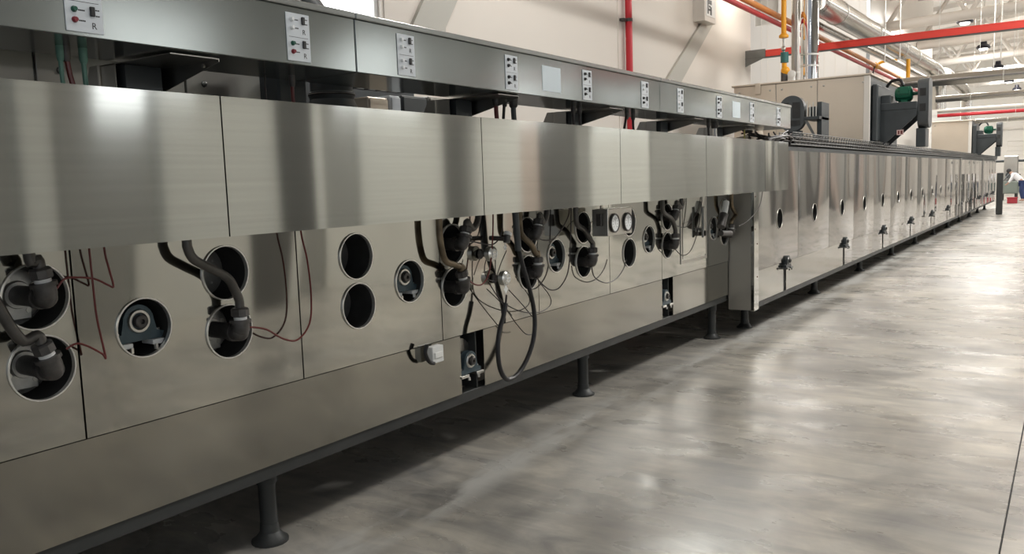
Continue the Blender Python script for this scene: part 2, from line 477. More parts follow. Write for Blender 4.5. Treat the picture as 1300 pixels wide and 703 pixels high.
# daylight windows in the outer wall beyond the bulkhead
struct('wall_outer', MB().box((-9.2, YB, 0), (-9.0, 62, 3.2)).box((-9.2, YB, 6.4), (-9.0, 62, 8.6)), WALLW)
for k, y in enumerate(range(28, 62, 5)):
    wn = struct('window_%d' % (k + 20), MB().box((-9.12, y, 3.2), (-9.1, y + 4.6, 6.4)), SKYG)
    MB().box((-9.1, y + 4.6, 3.2), (-9.0, y + 5.0, 6.4)).build('window_post', WALLW, wn)
# far wall with a big roller door
fw = struct('wall_far', MB().box((-9, YE, 0), (9, YE + .2, 9.5)), WALLW)
dr = struct('door_1', MB().box((-3.6, YE - .05, 0), (.8, YE, 3.6)), WALLW)
for k in range(12):
    MB().bbox((-3.55, YE - .08, .02 + k * .295), (.75, YE - .045, .30 + k * .295), .012).build('door_slat', WALLW, dr)
for z in (4.0, 5.1, 6.2, 7.3):
    MB().bbox((-9, YE - .12, z), (9, YE, z + .12), .01).build('wall_rail', TRUSS, fw)
# right-hand wall (outside the frame); columns and glowing windows added for bands in the steel
wr = MB()
wys = [(-3, 0), (3, 5.2), (8.4, 10.6), (14, 17), (21, 24), (28, 31), (36, 40), (45, 49), (54, 58)]
yy = -4
for a, b in wys:
    wr.box((9, yy, 0), (9.2, a, 9)); wr.box((9, a, 0), (9.2, b, 1.0)); wr.box((9, a, 5.2), (9.2, b, 9)); yy = b
wr.box((9, yy, 0), (9.2, 66, 9))
wrr = struct('wall_right', wr, mat('grey_wall_panel', (.34, .33, .30), .6))
for k, (a, b) in enumerate(wys):
    wn = struct('window_%d' % (k + 2), MB().box((9.1, a, 1.0), (9.12, b, 5.2)), SKYG)
    f_ = MB()
    for y in (a, (a + b) / 2 - .04, b - .08): f_.box((9.0, y, 1.0), (9.1, y + .08, 5.2))
    f_.box((9.0, a, 3.0), (9.1, b, 3.08)).build('window_frame', DARKST, wn)
for k, y in enumerate((1.3, 6.6, 12.2, 19, 26, 33.5)):
    struct('trim_%d' % (k + 3), MB().bbox((8.35, y, 0), (8.8, y + .45, 9), .02), DARKST)

# pale and dark bays added out of frame to band the steel's reflections
OPW = mat('reflection_bay_white', (.66, .66, .62), .5)
OPD = mat('reflection_bay_dark', (.10, .10, .095), .5)
OPM = mat('reflection_bay_grey', (.30, .30, .28), .5)
OPP = mat('reflection_bay_beige', (.50, .42, .37), .5)
XP = 4.0
for k, (a, b, mt, h) in enumerate(((3.0, 4.5, OPM, 3.0), (4.6, 4.95, OPW, 3.2), (5.0, 6.0, OPM, 2.6), (6.1, 7.5, OPW, 3.0), (7.6, 8.3, OPD, 3.0), (8.3, 8.6, OPW, 3.0), (8.6, 9.4, OPM, 3.0),
                                  (9.5, 11.4, OPW, 3.0), (11.5, 12.0, OPD, 3.0), (12.1, 13.6, OPW, 3.0), (13.6, 14.6, OPP, 3.0), (14.7, 16.1, OPD, 3.0), (16.2, 17.4, OPM, 3.0),
                                  (17.6, 19.6, OPW, 3.0), (20.0, 25.0, OPM, 3.0), (25.6, 27.4, OPW, 3.0), (28.0, 30.0, OPD, 3.0), (31, 34, OPM, 3.0), (34.5, 37, OPD, 3), (38, 40, OPP, 3), (40.5, 46, OPM, 3), (46.5, 49, OPD, 3), (49.5, 55, OPM, 3), (55.5, 58, OPP, 3), (58.2, 61, OPD, 3))):
    struct('reflection_bay' if k == 0 else 'reflection_bay', MB().bbox((XP, a, 0), (XP + .25, b, h), .01), mt)

# ceiling: sloping roof sheets on purlins
def ceil_z(x): return 8.2 + (x + 9) * .10
cl = MB().prism([(-9, -4, ceil_z(-9)), (9, -4, ceil_z(9)), (9, -4, ceil_z(9) + .1), (-9, -4, ceil_z(-9) + .1)], (0, 70, 0))
ceil = struct('ceiling', cl, CEIL)
for y in range(20, 62, 3):
    MB().prism([(-9, y, ceil_z(-9) - .18), (9, y, ceil_z(9) - .18), (9, y, ceil_z(9)), (-9, y, ceil_z(-9))], (0, .12, 0)).build('purlin', TRUSS, ceil)

# tubular roof trusses
TRN = ['nearest', 'second', 'third', 'fourth', 'farthest']
for i, Y in enumerate((28.0, 34.0, 41.0, 48.0, 56.0)):
    pl = PY(1121, 35, 28.0); pr = PY(1300, 7.4, 28.0)
    sl = (pr.z - pl.z) / (pr.x - pl.x)
    z0 = pl.z + .12 * i - (pl.x + 3.5) * sl
    r = thing('roof_truss', '%s white tubular roof truss with zigzag web under the roof' % TRN[i], 'truss', (-3.5, Y, z0), 'tubular roof trusses')
    def bz(x): return z0 + (x + 3.5) * sl
    xa, xb = (xe_ + .02 if Y < 38 else -8.8), 8.9
    MB().cyl((xa, Y, bz(xa)), (xb, Y, bz(xb)), .15, 14).build('bottom_chord', TRUSS, r)
    MB().cyl((xa, Y, bz(xa) + 1.7), (xb, Y, bz(xb) + 1.7), .12, 12).build('top_chord', TRUSS, r)
    x = xa; k = 0
    while x < xb - 1.2:
        za, zb = (bz(x), bz(x + 1.1) + 1.7) if k % 2 == 0 else (bz(x) + 1.7, bz(x + 1.1))
        MB().cyl((x, Y, za), (x + 1.1, Y, zb), .07, 10).build('web_tube', TRUSS, r)
        x += 1.1; k += 1
    MB().cyl((xa, Y + .5, bz(xa) + .9), (xb, Y + .5, bz(xb) + .9), .06, 8).build('tie_tube', TRUSS, r)

# ================================================================== FAR OVEN
XF = -2.6
FO = thing('tunnel_oven', 'long polished steel tunnel oven running into the distance with a single row of round ports', 'oven', (-3.8, 8.2, 0))
YF1 = 39.0
MB().box((-5.0, 8.4, .36), (XF - .22, YF1, 1.88)).build('body', INNER, FO)
MB().box((-5.0, 8.2, 1.885), (XF - .03, YF1, 1.935)).build('roof_deck', DARK, FO)
# side panels, one port each
hole0, hstep = 9.03, 1.463
edges = [8.30, 9.76]
k = 2
while edges[-1] < YF1 - .6:
    edges.append(min(9.76 + (k - 1) * hstep, YF1)); k += 1
shared = {}
for i in range(len(edges) - 1):
    y0, y1 = edges[i] + .004, edges[i + 1] - .004
    hy = hole0 + i * hstep
    hs = [(hy, 1.160, .105)] if y0 + .12 < hy < y1 - .12 else []
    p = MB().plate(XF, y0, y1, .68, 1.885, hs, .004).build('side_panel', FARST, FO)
    if hs:
        MB().torus((XF + .002, hy, 1.160), (1, 0, 0), .107, .004, 28, 6).build('port_rim', PLAINST, p)
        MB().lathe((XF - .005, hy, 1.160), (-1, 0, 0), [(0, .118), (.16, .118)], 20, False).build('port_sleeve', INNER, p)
# skirts with slots
slots = [9.30 + 2.87 * k for k in range(11)]
sw = .055
ys = [8.30] + [v for s_ in slots for v in (s_ - sw, s_ + sw)] + [YF1]
for i in range(0, len(ys) - 1, 2):
    if ys[i + 1] - ys[i] > .1:
        MB().bbox((XF - .024, ys[i], .35), (XF - .02, ys[i + 1], .672), .001).build('skirt_panel', SKIRTST if i < 4 else FARST, FO)
MB().box((XF - .12, 8.3, .29), (XF - .03, YF1, .345)).build('frame_rail', FRAME, FO)
for s_ in slots:
    MB().box((XF - .09, s_ - .01, .345), (XF - .03, s_ + .03, .60)).build('slot_strut', FRAME, FO)
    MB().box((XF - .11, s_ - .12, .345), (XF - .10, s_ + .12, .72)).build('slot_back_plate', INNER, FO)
def leg_mb(x, y, ztop):
    m = MB()
    m.cyl((x, y, .30), (x, y, ztop), .048, 18)
    m.cyl((x, y, .09), (x, y, .30), .040, 18)
    m.lathe((x, y, 0), (0, 0, 1), [(0, .085), (.012, .085), (.02, .07), (.05, .046), (.09, .042)], 20)
    m.lathe((x, y, .285), (0, 0, 1), [(0, .05), (.02, .05)], 18)
    return m
m0 = None
for j, y in enumerate([8.78 + 2.93 * k for k in range(11)]):
    if m0 is None:
        o = leg_mb(XF - .30, y, .29).build('leg', FRAME, FO); m0 = o; y0_ = y
    else:
        o = m0.copy(); C.objects.link(o); o.parent = FO; o.location = (0, y - y0_, 0)
# end face, corner post
MB().box((-2.86, 8.16, .29), (XF - .01, 8.19, 1.94)).build('end_panel', mat('matt_steel', (.50, .48, .43), .42, .85), FO)
cp = MB().bbox((XF - .03, 8.155, .285), (XF + .004, 8.30, 1.94), .003).build('corner_post', PANST, FO)
for z in (.62, .95, 1.10, 1.42):
    sm = MB(); rivet(sm, (XF + .004, 8.255 if z in (.62, .95) else 8.19, z), (1, 0, 0), .007); sm.build('screw', REDC, cp)
# vertical joint covers of the modules
for y in (26.2, 33.1):
    MB().bbox((XF - .01, y, .30), (XF + .02, y + .09, 1.93), .004).build('joint_cover', PLAINST, FO)

# inspection bearings in the skirt slots
def bearing_parts(root, s=1.0, mats=(BLUEG, ZINC, PLASTIC), backing=False):
    """pillow block facing +X, local coordinates, base at z=0"""
    o = world_loc(root)
    m = MB()
    prof = [(-.085, 0), (.085, 0), (.085, .018), (.058, .026), (.050, .06)] + \
           [(.050 * math.cos(t), .060 + .050 * math.sin(t)) for t in [PI * k / 10 for k in range(1, 10)]] + [(-.050, .06), (-.058, .026), (-.085, .018)]
    m.prism([o + Vector((0, y * s, z * s)) for y, z in prof], (.035 * s, 0, 0))
    m.build('housing', mats[0], root)
    r = MB().torus(o + Vector((.036 * s, 0, .06 * s)), (1, 0, 0), .030 * s, .007 * s, 22, 6).build('bearing_ring', mats[1], root)
    sh = MB().lathe(o + Vector((.02 * s, 0, .06 * s)), (1, 0, 0), [(0, .020 * s), (.034 * s, .020 * s), (.036 * s, .017 * s), (.036 * s, .008 * s), (.026 * s, .007 * s)], 16)
    sh.build('shaft', IRON, root)
    for sy in (-1, 1):
        b = MB().bbox(o + Vector((-.01 * s, (sy * .062 - .03) * s, -.016 * s)), o + Vector((.05 * s, (sy * .062 + .03) * s, -.001 * s)), .002)
        f = b.build('foot_plate', mats[2], root)
        MB().lathe(o + Vector((.02 * s, sy * .066 * s, .019 * s)), (0, 0, 1), [(0, .010 * s), (.010 * s, .010 * s)], 6).build('bolt', mats[1], f)
        MB().lathe(o + Vector((.052 * s, sy * .04 * s, -.03 * s)), (0, 0, 1), [(0, .007 * s), (.016 * s, .007 * s)], 6).build('bolt', mats[1], f)
    if backing:
        MB().lathe(o + Vector((-.03 * s, -.01, .085 * s)), (1, 0, 0), [(0, .085 * s), (.008, .085 * s)], 28).build('backing_disc', PLAINST, root)
    return root
ordn = ['first', 'second', 'third', 'fourth', 'fifth', 'sixth', 'seventh', 'eighth', 'ninth', 'tenth', 'eleventh', 'twelfth']
proto = None
for j, s_ in enumerate(slots):
    l = '%s dark bearing block from the corner post in the skirt slots of the far oven' % ordn[j]
    if proto is None:
        proto = bearing_parts(thing('bearing_block', l, 'bearing', (XF - .016, s_, .615), 'bearing blocks in the far skirt slots'), 1.15, (DARK, DARKST, DARKST))
    else:
        dup(proto, (XF - .016, s_, .615), l)
# bearings behind the far oven's ports
proto = None
for j in range(8):
    hy = hole0 + j * hstep
    l = '%s bearing seen through a round port of the far oven, counted from the corner post' % ordn[j]
    if proto is None:
        proto = bearing_parts(thing('bearing_block', l, 'bearing', (XF - .14, hy, 1.09), 'bearings behind the far ports'), 1.0)
    else:
        dup(proto, (XF - .14, hy, 1.09), l)

# cable tray of wire mesh on the far oven
TR = thing('cable_tray', 'wire mesh cable tray lying along the top edge of the far oven', 'tray', (-2.67, 9.6, 1.94))
wv = MB()
ty0, ty1 = 9.5, 39.5
for (x, z) in ((-2.73, 1.96), (-2.68, 1.945), (-2.615, 1.96), (-2.605, 2.0), (-2.60, 2.045), (-2.595, 2.09), (-2.735, 2.0), (-2.738, 2.045), (-2.74, 2.09)):
    wv.cyl((x, ty0, z), (x, ty1, z), .006, 5)
y = ty0
while y < ty1:
    step = .15
    wv.tube([(-2.74, y, 2.09), (-2.73, y, 1.95), (-2.62, y, 1.95), (-2.595, y, 2.09)], .0055, 4, 0)
    y += step
wv.build('wire_mesh', MESHW, TR)['kind'] = 'stuff'
cb = MB()
for k in range(12):
    x = -2.715 + (k % 4) * .030; z = 1.967 + .026 * (k // 4)
    cb.tube([(x + random.uniform(-.006, .006), yy_, z + random.uniform(0, .012)) for yy_ in [ty0 + .2 + j * 1.4 for j in range(21)]], .013, 5, 2)
tag(cb.build('cable_bundle', BLACKC, None, (-2.8, 9.6, 1.96)), 'bundle of black cables lying in the wire mesh tray', 'cables')['kind'] = 'stuff'
tg = MB()
for k in range(16):
    a = Vector((-2.85 + random.uniform(-.05, .2), 8.65 + random.random() * .7, 1.98 + random.random() * .12))
    tg.tube([a, a + Vector((random.uniform(-.1, .1), random.uniform(.05, .2), random.uniform(-.06, .08))), a + Vector((random.uniform(-.1, .1), random.uniform(.3, .5), random.uniform(-.05, .05))), Vector((-2.70 + .02 * (k % 4), 9.75, 1.99))], .009, 5, 3)
tag(tg.build('cable_tangle', BLACKC, None, (-2.8, 9.1, 1.96)), 'tangle of black cables spilling from the trunking end into the mesh tray', 'cables')['kind'] = 'stuff'

# ================================================================== NEAR OVEN
XN = -2.85
XH = -2.5
NO = thing('burner_oven', 'near brushed steel oven section with hood panels and rows of round burner ports', 'oven', (-3.9, 3.6, 0))
HR = .108
BY = [1.40, 2.152, 2.90, 3.655, 4.42, 5.145, 5.876, 6.614, 8.018]      # burner port columns
MYs = [1.778, 3.28, 4.77, 6.245, 7.721]                               # bearing ports
UZ, LZ, MZ = 1.302, 1.062, 1.138
MB().box((-5.0, -1.2, .46), (XN - .22, 8.15, 1.90)).build('body', INNER, NO)
seams = [-1.2, -.48, .522, 1.527, 2.531, 3.536, 4.54, 5.544, 6.498, 8.14]
allh = [(y, z, HR) for y in BY for z in (UZ, LZ)] + [(y, MZ, HR) for y in MYs] + [(y, z, HR) for y in (.65, -.1) for z in (UZ, LZ)] + [(.29, MZ, HR)]
for a, b in zip(seams, seams[1:]):
    a_, b_ = a + .0035, b - .0035
    hs = [h for h in allh if a_ + .1 < h[0] < b_ - .1]
    p = MB().plate(XN, a_, b_, .783, 1.88, hs, .004).build('burner_panel', PANST, NO)
    for h in hs:
        MB().lathe((XN - .012, h[0], h[1]), (1, 0, 0), [(0, HR), (0, HR + .001), (.020, HR + .004), (.020, HR - .001), (0, HR - .001)], 40, False).build('port_rim', RIM, p)
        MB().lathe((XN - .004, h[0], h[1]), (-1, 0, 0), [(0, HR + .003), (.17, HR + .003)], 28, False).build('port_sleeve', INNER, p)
        if h[1] != MZ:
            bk = MB().lathe((XN - .165, h[0], h[1]), (1, 0, 0), [(0, HR), (.006, HR), (.012, HR * .7), (.012, .02)], 28)
            for t in (.6, 2.2, 3.8, 5.4): rivet(bk, (XN - .156, h[0] + .07 * math.cos(t), h[1] + .07 * math.sin(t)), (1, 0, 0), .009)
            bk.build('port_back_plate', PORT, p)
# recess fill behind seams
MB().box((XN - .05, -1.2, .80), (XN - .03, -1.19, .81)).build('seam_backing', INNER, NO)
# skirts
for a, b in ((-1.2, 3.700), (3.925, 6.515), (6.745, 8.14)):
    MB().bbox((XN - .012, a, .440), (XN - .008, b, .778), .001).build('skirt_panel', SKIRTST, NO)
for a, b in ((3.700, 3.925), (6.515, 6.745)):
    MB().box((XN - .14, a - .02, .44), (XN - .13, b + .02, .80)).box((XN - .13, b - .055, .44), (XN - .03, b - .045, .79)).build('slot_back_plate', FRAME, NO)
MB().bbox((XN - .12, -1.2, .378), (XN - .022, 8.14, .438), .003).build('frame_rail', FRAME, NO)
MB().bbox((-4.9, -1.2, .365), (-4.8, 8.14, .438), .003).build('frame_rail', FRAME, NO)
for y in (-.55, 2.462, 5.49, 8.06):
    leg_mb(-3.07 if y < 8 else -3.0, y, .37).build('leg', FRAME, NO)
for y in (-.55, 2.462, 5.49):
    leg_mb(-4.85, y, .37).build('leg', FRAME, NO)
# hood panels
hseams = [-1.21, .352, 1.918, 3.482, 5.05, 6.62, 8.20]
hz0, hz1 = 1.468, 1.962
def hood(a, b, mt):
    m = MB()
    m.box((XH - .004, a, hz0), (XH, b, hz1))
    m.box((XH - .035, a, hz1 - .003), (XH - .004, b, hz1)); m.box((XH - .035, a, hz0), (XH - .004, b, hz0 + .003))
    m.box((XH - .035, a, hz0), (XH - .004, a + .003, hz1)); m.box((XH - .035, b - .003, hz0), (XH - .004, b, hz1))
    return m.build('hood_panel', mt, NO)
for a, b in zip(hseams, hseams[1:]): hood(a + .003, b - .003, HOODST)
hood(8.205, 8.995, PANST)
hb = MB()
for y in (.4, 1.9, 3.4, 5.0, 6.6, 8.05):
    hb.box((XN - .2, y, 1.90), (XH - .036, y + .04, 1.93)); hb.box((XN - .2, y, 1.86), (XN - .16, y + .04, 1.93))
hb.build('hood_support', FRAME, NO)

# access door on the last burner panel
d0 = PX(869, 262, 2.85); d1 = PX(895, 340, 2.85)
ya, yb, za, zb = 6.93, 7.50, .90, 1.50
dm = MB()
for lo, hi in (((ya - .03, za - .03), (yb + .03, za)), ((ya - .03, zb), (yb + .03, zb + .03)), ((ya - .03, za), (ya, zb)), ((yb, za), (yb + .03, zb))):
    dm.box((XN + .0005, lo[0], lo[1]), (XN + .006, hi[0], hi[1]))
dm.build('door_frame', PLAINST, NO)
dd = MB().bbox((XN + .001, ya + .01, za + .01), (XN + .008, yb - .01, zb - .01), .002).build('access_door', PANST, NO)
MB().cyl((XN + .013, 7.30, 1.15), (XN + .055, 7.30, 1.15), .016, 14).bbox((XN + .045, 7.285, 1.08), (XN + .062, 7.315, 1.36), .005).build('door_handle', DARKST, dd)
MB().bbox((XN + .013, 7.27, 1.13), (XN + .022, 7.36, 1.17), .002).build('latch_plate', ZINC, dd)

# fixed clips under the hood
for px in (100, 122, 372, 383):
    p = PX(px, 299 if px > 300 else 318, 2.62)

# stainless housing on top, behind the trunking, at the left
TH = thing('duct_housing', 'stainless steel duct housing on the near oven behind the left end of the trunking', 'duct', (-4.1, 1.0, 1.90))
MB().box((-4.9, -1.2, 1.90), (-3.45, 2.95, 2.42)).build('body', DARKST, TH)
MB().box((-4.9, 2.96, 1.90), (-4.0, 4.75, 2.44)).build('rear_box', DARK, TH)
hs_ = [-1.2, .4, 1.77, 2.45, 2.95]
for a, b in zip(hs_, hs_[1:]):
    p = MB().bbox((-3.45, a + .006, 1.905), (-3.435, b - .006, 2.42), .002).build('cover_panel', PLAINST, TH)
    q = MB(); rivet(q, (-3.435, a + .10, 2.14), (1, 0, 0), .016); q.build('rivet', DARKST, p)
MB().bbox((-3.434, -1.2, 2.22), (-3.34, 2.2, 2.26), .004).build('rail', PLAINST, TH)

# dark round duct rising at the left and a curved duct over the trunking
DK = thing('round_duct', 'dark grey curved duct showing above the trunking against the bright window', 'duct', PX(400, 10, 4.2))
c_ = PX(378, 22, 4.2)
MB().tube([c_ + Vector((0, -.75, .42)), c_ + Vector((0, -.4, .30)), c_ + Vector((0, -.08, .16)), c_ + Vector((0, .14, -.03)), Vector((c_.x, c_.y + .20, 2.43))], .12, 18, 6).build('duct_bend', GUARD, DK)
MB().torus(c_ + Vector((0, -.05, .13)), (0, 1, -.6), .125, .012, 24, 6).build('clamp_band', ZINC, DK)

FN = thing('duct_boot', 'dark grey funnel shaped duct boot standing behind the hood panels', 'duct', PX(421, 134, 3.25))
fb = PX(421, 118, 3.25)
MB().lathe((fb.x, fb.y, 1.9), (0, 0, 1), [(0, .17), (.10, .15), (.19, .115), (.21, .12), (.225, .12), (.23, .11), (.42, .11)], 28).build('funnel', GUARD, FN)
MB().torus((fb.x, fb.y, 2.115), (0, 0, 1), .118, .006, 24, 6).build('clamp_band', IRON, FN)

pb_ = PX(362, 120, 3.2)
tag(MB().bbox((pb_.x - .07, pb_.y - .10, 1.9), (pb_.x + .07, pb_.y + .08, 2.30), .01).build('square_post', DARK, None, (pb_.x, pb_.y, 1.9)), 'short black square post left of the funnel shaped duct boot', 'post')

# junction boxes on the deck
jb = [(467, 492, 3.55, CREAM, 2.175, 'cream metal junction box behind the hood, left of the grey boxes'),
      (495, 508, 3.55, LABEL, 2.195, 'pale grey narrow junction box in the row behind the hood'),
      (510, 541, 3.55, GUARD, 2.205, 'dark grey junction box between two pale boxes behind the hood'),
      (544, 569, 3.55, PLAINST, 2.215, 'light steel junction box at the right end of the row')]
for a, b, x, mt, z, l in jb:
    y0, y1 = PX(a, 130, x).y, PX(b, 130, x).y
    t = thing('junction_box', l, 'box', (-x - .1, (y0 + y1) / 2, 1.9), 'junction boxes behind the hood')
    MB().bbox((-x - .2, y0, 1.9), (-x, y1, z), .006).build('casing', mt, t)
    MB().bbox((-x, y0 + .008, 1.91), (-x + .012, y1 - .008, z - .012), .003).build('cover', mt, t)
# short wire tray above them
wt = MB()
wy0, wy1 = PX(440, 118, 3.3).y, PX(545, 118, 3.3).y
for x in (-3.55, -3.45, -3.35, -3.25, -3.15): wt.cyl((x, wy0, 2.215), (x, wy1, 2.215), .005, 6)
for x in (-3.56, -3.14): wt.cyl((x, wy0, 2.26), (x, wy1, 2.26), .005, 6)
y = wy0
while y <= wy1:
    wt.tube([(-3.56, y, 2.26), (-3.56, y, 2.215), (-3.14, y, 2.215), (-3.14, y, 2.26)], .005, 5, 0); y += .10
tag(wt.build('wire_basket', MESHW, None, (-3.35, wy0, 2.2)), 'short wire basket tray above the junction boxes', 'tray')
yp_ = PX(500, 110, 3.3)
tag(MB().tube([(-3.3, yp_.y - .12, 2.24), (-3.28, yp_.y, 2.245), (-3.25, yp_.y + .14, 2.235)], .017, 10).build('cable_roll', mat('pale_sleeve', (.62, .52, .38), .5), None, (-3.3, yp_.y, 2.22)), 'pale tan sleeve lying in the short wire basket', 'sleeve')

# ================================================================== TRUNKING
XT = -2.6
TK = thing('cable_trunking', 'long grey cable trunking carrying switch plates above the hood panels', 'trunking', (-2.8, 4.0, 2.125))
tz0, tz1 = 2.125, 2.350
tse = [-1.2, 2.712, 5.93, 9.44]
for a, b in zip(tse, tse[1:]):
    s_ = MB().bbox((-2.99, a + .003, tz0), (XT, b - .003, tz1), .003).build('trunking_body', TRUNK, TK)
    MB().bbox((-3.0, a + .002, tz1 + .001), (XT + .012, b - .002, tz1 + .026), .004).build('trunking_lid', LIP, TK)
def control_plate(y, kinds, w_=.122, top=2.325, bot=2.138):
    p = MB().bbox((XT + .0005, y, bot), (XT + .004, y + w_, top), .0012).build('control_plate', LABEL, TK)
    h = (top - bot) / 2
    ink = MB()
    ink.box((XT + .004, y + .012, bot + h - .0007), (XT + .0045, y + w_ - .012, bot + h + .0007))
    for half in (0, 1):
        z0 = bot + half * h; kd = kinds[half]
        c1, c2 = {'gr': (KGREEN, KRED), 'w': (KWHITE, KWHITE), 'k': (INK, INK)}[kd]
        for zz, cm in ((z0 + .068, c1), (z0 + .036, c2)):
            MB().lathe((XT + .004, y + .028, zz), (1, 0, 0), [(0, .0095), (.004, .0095), (.007, .0075), (.012, .007)], 16).build('push_button', cm, p)
            for q in range(4): ink.box((XT + .004, y + .042 + q * .0055, zz - .003), (XT + .0044, y + .0465 + q * .0055, zz + .0015))
        MB().bbox((XT + .004, y + .078, z0 + .052), (XT + .012, y + .094, z0 + .082), .002).build('rocker_switch', INK, p)
        for zz in (z0 + .074, z0 + .056):
            for q in range(2): ink.box((XT + .004, y + .098 + q * .007, zz - .003), (XT + .0044, y + .104 + q * .007, zz + .001))
    ink.build('printed_line', INK, p)['kind'] = 'stuff'
    for half in (0, 1):
        cu = bpy.data.curves.new('letter_r', 'FONT'); cu.body = 'R'; cu.size = .028; cu.extrude = .0003
        ob = bpy.data.objects.new('letter', cu); C.objects.link(ob)
        dg = bpy.context.evaluated_depsgraph_get()
        me = bpy.data.meshes.new_from_object(ob.evaluated_get(dg)); bpy.data.objects.remove(ob)
        o = bpy.data.objects.new('letter', me); me.materials.append(INK); C.objects.link(o); o.parent = p
        L0 = world_loc(p)
        o.rotation_euler = (PI / 2, 0, PI / 2)
        o.location = Vector((XT + .0045, y + .082, bot + half * h + .014)) - L0
    return p
for y, kd in ((1.445, ('gr', 'gr')), (2.326, ('gr', 'w')), (2.980, ('w', 'w')), (3.862, ('k', 'k')), (4.732, ('k', 'k')), (5.602, ('k', 'w')),
              (6.262, ('w', 'w')), (7.140, ('k', 'k')), (8.04, ('w', 'w')), (8.92, ('k', 'w'))):
    control_plate(y, kd)
for y in (4.250, 7.548):
    MB().box((XT + .0005, y, 2.16), (XT + .0015, y + .212, 2.305)).build('paper_sheet', PAPER, TK)

def bracket(y, wdt=.20):
    m = MB()
    X1, X2, zt, zb = -3.08, -2.64, 2.118, 2.005
    for yy_, part in ((y, .22), (y + wdt, 1.0)):
        xe = X1 + (X2 - X1) * part; ze = zb + (zt - .012 - zb) * part
        m.prism([(X1, yy_, zb), (xe, yy_, ze), (xe, yy_, zt), (X1, yy_, zt)], (0, .004, 0))
    m.box((X1 - .004, y, zb - .1), (X1, y + wdt, zt))
    m.box((X1, y, zt - .004), (X2, y + wdt, zt))
    m.prism([(X1 - .16, y - .012, zb - .1), (X1, y - .012, zb - .1), (X1, y - .012, zt), (X1 - .05, y - .012, zt)], (0, .006, 0))
    m.build('support_bracket', PLAINST, TK)
    MB().box((X1 + .01, y + .02, zb - .06), (X1 + .13, y + wdt - .03, zt - .006)).build('bracket_shade_block', DARK, TK)  # dark block added to stand for the shade inside the bracket channel
    MB().cyl((X2 - .08, y + wdt - .004, zt - .02), (X2 - .08, y + wdt - .012, zt - .02), .008, 6).build('bracket_bolt', ZINC, TK)
for y in (.3, 1.83, 3.85, 5.18, 6.72, 8.1): bracket(y)

# cables dropping from the trunking behind the hood
def drop(px, name, mt, r, label, x=2.8, lean=0.0, cat='cable', gl=True, group=None):
    p = PX(px, 110, x)
    t = thing(name, label, cat, (p.x, p.y, 1.92), group)
    if gl: MB().lathe((p.x, p.y, 2.075), (0, 0, 1), [(0, r * 1.2), (.010, r * 1.6), (.03, r * 1.7), (.05, r * 1.7)], 12).build('cable_gland', IRON if mt != GREENC else mt, t)
    MB().tube([(p.x, p.y, 2.12), (p.x, p.y + lean * .3, 2.03), (p.x + .01, p.y + lean, 1.92)], r, 8).build('cable_run', mt, t)
drop(80, 'cable_drop', GREENC, .0075, 'pale green cable dropping from the trunking, leftmost of its cluster')
drop(87, 'cable_drop', REDC, .009, 'dark red cable dropping between two green ones at the left', lean=.03)
drop(109, 'cable_drop', GREENC, .0085, 'pale green cable dropping from the trunking, rightmost of its cluster')
drop(371, 'cable_drop', REDC, .008, 'thin dark red cable in front of the short black post', x=2.85)
drop(337, 'cable_drop', BLACKC, .004, 'thin black cable left of the short black post', x=2.9, gl=False)
drop(629, 'cable_drop', REDC, .013, 'dark red cable dropping from the trunking right of the steel junction box')
drop(640, 'cable_drop', BLACKC, .009, 'thin leaning black cable right of the dark red one', lean=-.05)
drop(651, 'conduit_drop', GUARD, .016, 'thick grey conduit dropping under the fourth switch plate', cat='conduit')
drop(727, 'cable_drop', BLACKC, .010, 'black cable dropping in front of the second visible bracket, left one of a pair')
drop(735, 'cable_drop', BLACKC, .010, 'black cable dropping in front of the second visible bracket, right one of a pair')
drop(795, 'cable_drop', BLACKC, .009, 'leaning black cable dropping left of the wall pipe foot', lean=-.12)
drop(803, 'cable_drop', BLACKC, .010, 'straight black cable dropping beside the wall pipe foot')
drop(899, 'cable_drop', BLACKC, .011, 'black cable dropping near the right bracket under the trunking')
drop(907, 'conduit_drop', PLAINST, .022, 'pale steel conduit dropping near the right bracket under the trunking', cat='conduit')
drop(945, 'cable_drop', YELC, .008, 'yellow cable dropping near the right end of the trunking', gl=False)
# cream sheet lying between hood and trunking near the right end
a0, a1, a2, a3 = PX(934, 175, 2.95), PX(968, 165, 2.95), PX(973, 177, 2.95), PX(940, 178, 2.95)
tag(MB().prism([a0, a1, a2 - Vector((0, 0, .1)), a0 - Vector((0, 0, .1))], (-.02, 0, 0)).build('insulation_sheet', CREAM, None, a0), 'cream slanted sheet between hood and trunking near its right end', 'sheet')

# ================================================================== PORT BEARINGS (near oven)
pb0 = bearing_parts(thing('pillow_block', 'blue-grey pillow block bearing with white feet in the leftmost bearing port', 'bearing', (XN - .085, MYs[0] + .006, 1.083), 'bearings in the middle ports'), 1.25)
for y, l in zip(MYs[1:], ('blue-grey pillow block bearing in the port left of the first long hood-high pipes', 'blue-grey pillow block bearing in the port right of the thick black hose',
                          'blue-grey pillow block bearing in the port right of the twin gauges', 'blue-grey pillow block bearing in the port right of the access door')):
    dup(pb0, (XN - .085, y + .006, 1.083), l)
sb = bearing_parts(thing('pillow_block', 'blue-grey pillow block bearing on a round disc in the left skirt slot', 'bearing', (XN - .055, 3.80, .545), 'bearings in the near skirt slots'), 1.15, (BLUEG, ZINC, ZINC), True)
dup(sb, (XN - .055, 6.62, .555), 'blue-grey pillow block bearing on a round disc in the right skirt slot')

